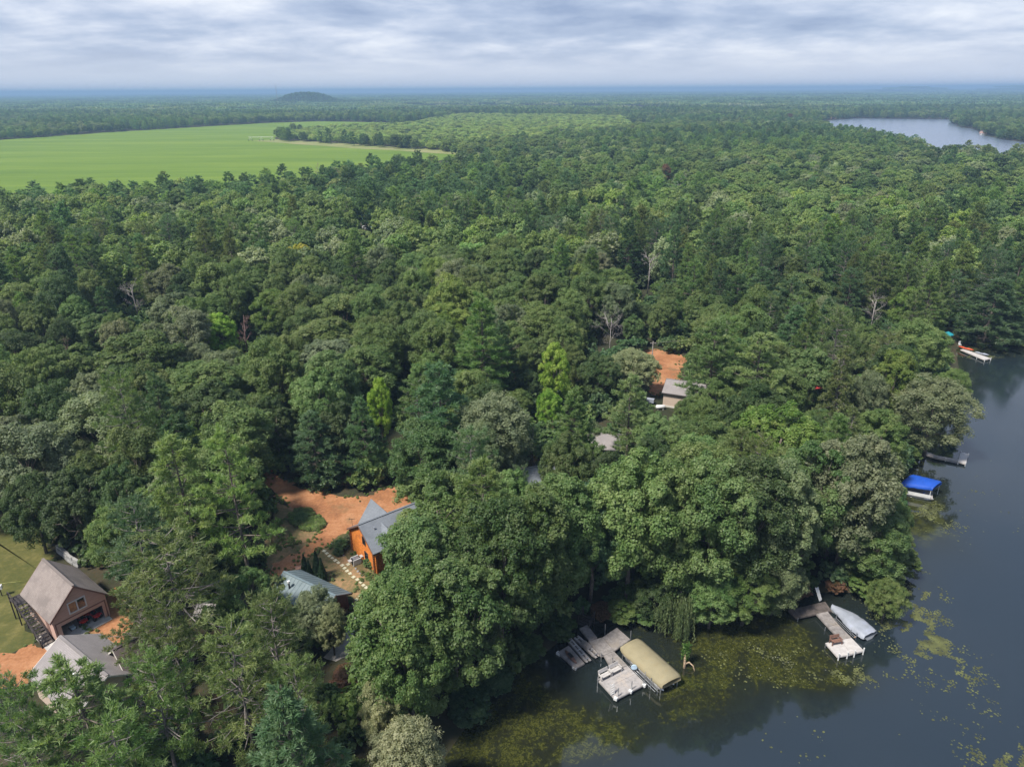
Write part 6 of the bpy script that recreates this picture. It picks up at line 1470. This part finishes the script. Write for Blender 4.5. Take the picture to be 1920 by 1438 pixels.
# far white dock, canoe, rowing boat, chair
c7 = lambda pts: crop(pts, 1640, 560, 0.153)
d5 = thing('dock', 'far white dock reaching from the marshy shore', 'dock', W(1830, 664, 0)); section(d5, Wc(c7([(1052, 624), (1092, 616), (1426, 732), (1350, 750)]), .5), .5, 18, M['dockwhite'])
for x, y in ((1255, 715), (1425, 735), (1350, 750), (1190, 640)): p = W(*c7([(x, y)])[0], .5); post(d5, p, -.6, .8, M['white'], .07)
a, b = W(*c7([(1080, 600)])[0], .9), W(*c7([(1195, 630)])[0], .9); k_ = kayak(np.array([(a[0] + b[0]) / 2, (a[1] + b[1]) / 2 + .6, .62]), math.atan2(*(b - a)[[1, 0]]), 'orange-red canoe lying on the marsh by the far white dock', M['orangepaint'], 3.6, .42); k_['group'] = 'boats at the far dock'; k_['category'] = 'canoe'
a, b = W(*c7([(1240, 655)])[0], .3), W(*c7([(1385, 690)])[0], .3); k_ = kayak(np.array([(a[0] + b[0]) / 2, (a[1] + b[1]) / 2, .08]), math.atan2(*(b - a)[[1, 0]]), 'small grey rowing boat moored along the far white dock', M['silver'], 3.2, .5); k_['group'] = 'boats at the far dock'; k_['category'] = 'rowing boat'
p = W(*c7([(1040, 580)])[0], .7); q = thing('lawn_chair', 'white lawn chair at the shore end of the far dock', 'chair', p); MB().box(p + np.array([0, 0, .4]), (.6, .55, .06), .2).build('seat', M['white'], q); MB().box(p + np.array([0, .28, .8]), (.6, .06, .75), .2).build('backrest', M['white'], q)
for s in (-.25, .25):
    for t_ in (-.2, .22): MB().tube([p + np.array([s, t_, -.1]), p + np.array([s, t_, .4])], .025, 6).build('leg', M['white'], q)

# ------------------------------------------------------------------ dead trees, snag, willow
def dead_tree(x, y, h, Rr, label, mt, seed, depth=4, n0=7, spread=.9, base=.35, zbase=1.5, at_base=False):
    p = W(x, y, zbase if at_base else zbase + h * .6); mb = dead_branches(seed, h, Rr, depth, h * .012, n0, spread, base)
    me_ = mesh_from(mb, 'branches', mt); o = thing('dead_tree', label, 'dead tree', (p[0], p[1], 1.5), 'bare trees of the wood'); link('branches', me_, o); return o
dead_tree(1145, 612, 11, 6, 'bare brown-grey dead tree at the edge of the orange clearing', M['dead'], 1, 4, 9, 1.0, .15)
dead_tree(250, 552, 14, 4.2, 'large grey bare tree rising from the wood near the frame side', M['dead'], 2, 4, 9, .8, .35)
dead_tree(1217, 500, 15, 4.0, 'tall grey bare tree in the middle of the far wood', M['dead'], 3, 4, 8, .7, .4)
dead_tree(456, 606, 13, 3.0, 'purple-brown bare tree between green crowns', M['dead_brown'], 4, 4, 9, .7, .3)
dead_tree(538, 330, 17, 6, 'grey bare tree in front of the green field', M['dead'], 5, 3, 8, .8, .4)
dead_tree(596, 322, 15, 4, 'purple-grey bare tree right of the bare tree before the field', M['dead_brown'], 8, 4, 8, .7, .4)
dead_tree(1272, 350, 16, 7, 'wide silvery bare tree far up the wooded slope', M['dead'], 6, 4, 10, .9, .35)
dead_tree(125, 660, 12, 4.5, 'dusky bare tree between oaks near the frame side', M['dead_brown'], 7, 4, 8, .9, .3)
dead_tree(903, 300, 16, 5, 'grey bare tree near the corner of the field', M['dead'], 9, 3, 9, .8, .4)
dead_tree(1640, 580, 13, 3.5, 'greyish bare tree among oaks above the far shore', M['dead'], 10, 4, 8, .7, .4)
p = W(1825, 592, 4.0); mb = MB(); g = np.random.default_rng(5)
mb.tube([p, p + np.array([1.5, -.2, .5]), p + np.array([3.2, -.4, .5]), p + np.array([5.0, -.8, 0])], [.09, .12, .1, .03], 6)
for k in range(6): s_ = p + np.array([.8 + .7 * k, -.2, .45]); mb.tube([s_, s_ + np.array([g.normal(0, .6), g.normal(0, .3), g.uniform(-1, .8)])], [.05, .015], 5)
o = mb.build('fallen_branch', M['dead'], None, True, p); tag(o, 'bleached fallen branch hanging over the bushes at the far shore', 'branch')
# snag in the water
p = W(1283, 1252, .0); sg = thing('snag', 'pale broken stump in the water with green vine beside the tan boat cover', 'stump', p)
mb = MB(); mb.tube([p + np.array([0, 0, -.5]), p + np.array([.02, .1, .6]), p + np.array([.05, .3, 1.5]), p + np.array([.1, .4, 2.3])], [.16, .14, .12, .07], 8)
mb.tube([p + np.array([.02, .1, .45]), p + np.array([.5, .1, .75]), p + np.array([.9, -.2, .5]), p + np.array([1.1, -.5, -.2])], [.1, .09, .07, .05], 8); mb.build('trunk', pbr('snag_wood', (.36, .26, .17), .85, .2, 3), sg, True)
g = np.random.default_rng(9); n = 420; C = p + np.array([.08, .4, 2.1]) + g.normal(0, 1, (n, 3)) * np.array([.22, .22, .55]); Vt, Fc, vv = leaves(C - p, unit(n, g), .22, .15, g, np.clip(g.normal(.5, .2, n), 0, 1))
c = link('vine', mesh_np('vine', Vt, Fc, M['leaf'], vv), sg); c.color = (.07, .14, .025, 1)
# trailing willow over the water
p = W(1275, 1178, .3); wl = thing('willow_tree', 'willow with long trailing branches over the water beside the tan boat cover', 'willow tree', p); g = np.random.default_rng(11)
mb = MB(); mb.tube([np.array([0, 0, -.3]) + p, p + np.array([-.2, -.1, 3]), p + np.array([-.5, -.6, 6])], [.22, .18, .1], 8); mb.build('trunk', M['bark'], wl, True)
Cs, Ns, vs = [], [], []
for k in range(110):
    cl_ = [(-2.3, -1.3), (-.5, -2.0), (.4, -1.7), (-.9, -1.0)][k % 4]; a0 = np.array([cl_[0] + g.normal(0, .38), cl_[1] + g.normal(0, .38), g.uniform(4.2, 6.2)]); ln = g.uniform(3.2, 5.2) if k % 4 else g.uniform(2.8, 4.0)
    m_ = int(ln * 13); t_ = np.linspace(0, 1, m_); Cs.append(a0 + np.stack([t_ * g.normal(0, .25) + g.normal(0, .05, m_), t_ * g.normal(-.15, .2) + g.normal(0, .05, m_), -np.minimum(t_ * ln, a0[2] - .1)], 1)); Ns.append(unit(m_, g) * np.array([1, 1, .3])); vs.append(np.full(m_, g.uniform(.3, .8)))
C = np.concatenate(Cs); Nn = np.concatenate(Ns); n = len(C); Nn /= np.linalg.norm(Nn, axis=1, keepdims=True)
B_ = np.tile([0, 0, -1.0], (n, 1)) + g.normal(0, .3, (n, 3)); B_ /= np.linalg.norm(B_, axis=1, keepdims=True); A_ = np.cross(Nn, B_); A_ /= np.linalg.norm(A_, axis=1, keepdims=True) + 1e-9
Vt = np.stack([C, C + A_ * .045 + B_ * .12, C + B_ * .3, C - A_ * .045 + B_ * .12], 1).reshape(-1, 3)
c = link('crown', mesh_np('crown', Vt, np.arange(4 * n).reshape(-1, 4), M['leaf'], np.repeat(np.concatenate(vs), 4)), wl); c.color = (.135, .18, .075, 1)

# ------------------------------------------------------------------ far things
def mast(x, y, hgt, dist, label):
    d = fw + rt * (x - 960) / F + up * (719 - y) / F; s = dist / d[1]; q = CAM + d * s; p = np.array([q[0], q[1], 1.5]); o = thing('radio_mast', label, 'radio mast', p); mb = MB()
    for k in range(3): a = 2.094 * k; mb.tube([p + np.array([1.2 * math.cos(a), 1.2 * math.sin(a), 0]), p + np.array([.8 * math.cos(a), .8 * math.sin(a), hgt])], .2, 5)
    for k in range(12): z = hgt * k / 12; mb.tube([p + np.array([1.1, 0, z]), p + np.array([-.6, .9, z + hgt / 12])], .1, 4); mb.tube([p + np.array([-.6, -.9, z]), p + np.array([1.1, 0, z + hgt / 12])], .2, 4)
    mb.build('lattice', M['dead'], o); MB().tube([p + np.array([0, 0, hgt]), p + np.array([0, 0, hgt + 6])], .25, 5).build('antenna', M['dead'], o)
mast(517, 165, 80, 2950, 'thin lattice radio mast on the horizon left of the wooded hill')
def far_shed(x, y, L, Wd, h, label, mt=None):
    p = W(x, y, 3); T = frame_of(p[0], p[1], .1); o = thing('farm_building', label, 'farm building', (p[0], p[1], 1.5)); roof(o, T, L, Wd, h, h + 2.5, mt or M['white'], name='roof', ridge=False); shell(o, T, L - 1, Wd - 1, h, h + 2.5, Wd, M['white'])
far_shed(711, 202, 24, 12, 5, 'long white farm building far beyond the field, leftmost of three'); far_shed(763, 201.5, 20, 13, 6, 'bright white farm building far beyond the field, middle of three'); far_shed(789, 204, 17, 12, 5, 'white farm building far beyond the field, rightmost of three')
p = W(490, 264, 1.7); pv_ = thing('irrigation_pivot', 'pale irrigation machine standing in the green field by the tree corner', 'irrigation machine', p); mb = MB()
for k in range(3):
    x = -14 + 14 * k; MB().tube([p + np.array([x - 2.2, 0, 0]), p + np.array([x, 0, 4.2]), p + np.array([x + 2.2, 0, 0])], .25, 5).build('tower', M['white'], pv_)
    for s in (-2.2, 2.2): MB().tube([p + np.array([x + s, -.3, .6]), p + np.array([x + s, .3, .6])], .6, 10).build('wheel', M['black'], pv_)
MB().tube([p + np.array([-16, 0, 4.2]), p + np.array([16, 0, 4.2])], .22, 6).build('pipe', M['white'], pv_)
for x, y, lb in ((1563, 222.5, 'tan lakeside house on the far bank of the distant lake'), (1845, 250, 'tan boathouse on the near bank of the distant lake')):
    p = W(x, y, 2); T = frame_of(p[0], p[1], .2); o = thing('lake_house', lb, 'house', (p[0], p[1], 1.5)); roof(o, T, 10, 7, 2.8, 4.6, M['sh_brown'], ridge=False); shell(o, T, 9, 6, 2.8, 4.6, 7, M['siding'])
p = W(1842, 254, 1.75); q = thing('pontoon_boat', 'pale boat moored at the bank of the distant lake', 'boat', p); MB().box(p + np.array([0, 0, .5]), (6, 2.2, .7), .3).build('hull', M['white'], q); MB().box(p + np.array([0, 0, 1.6]), (4, 2.2, .2), .3).build('canopy', M['ltblue'], q)
for s in (-2.5, 2.5): MB().tube([p + np.array([s * .7, .2 * s, .8]), p + np.array([s * .7, .2 * s, 1.55])], .1, 6).build('post', M['white'], q)
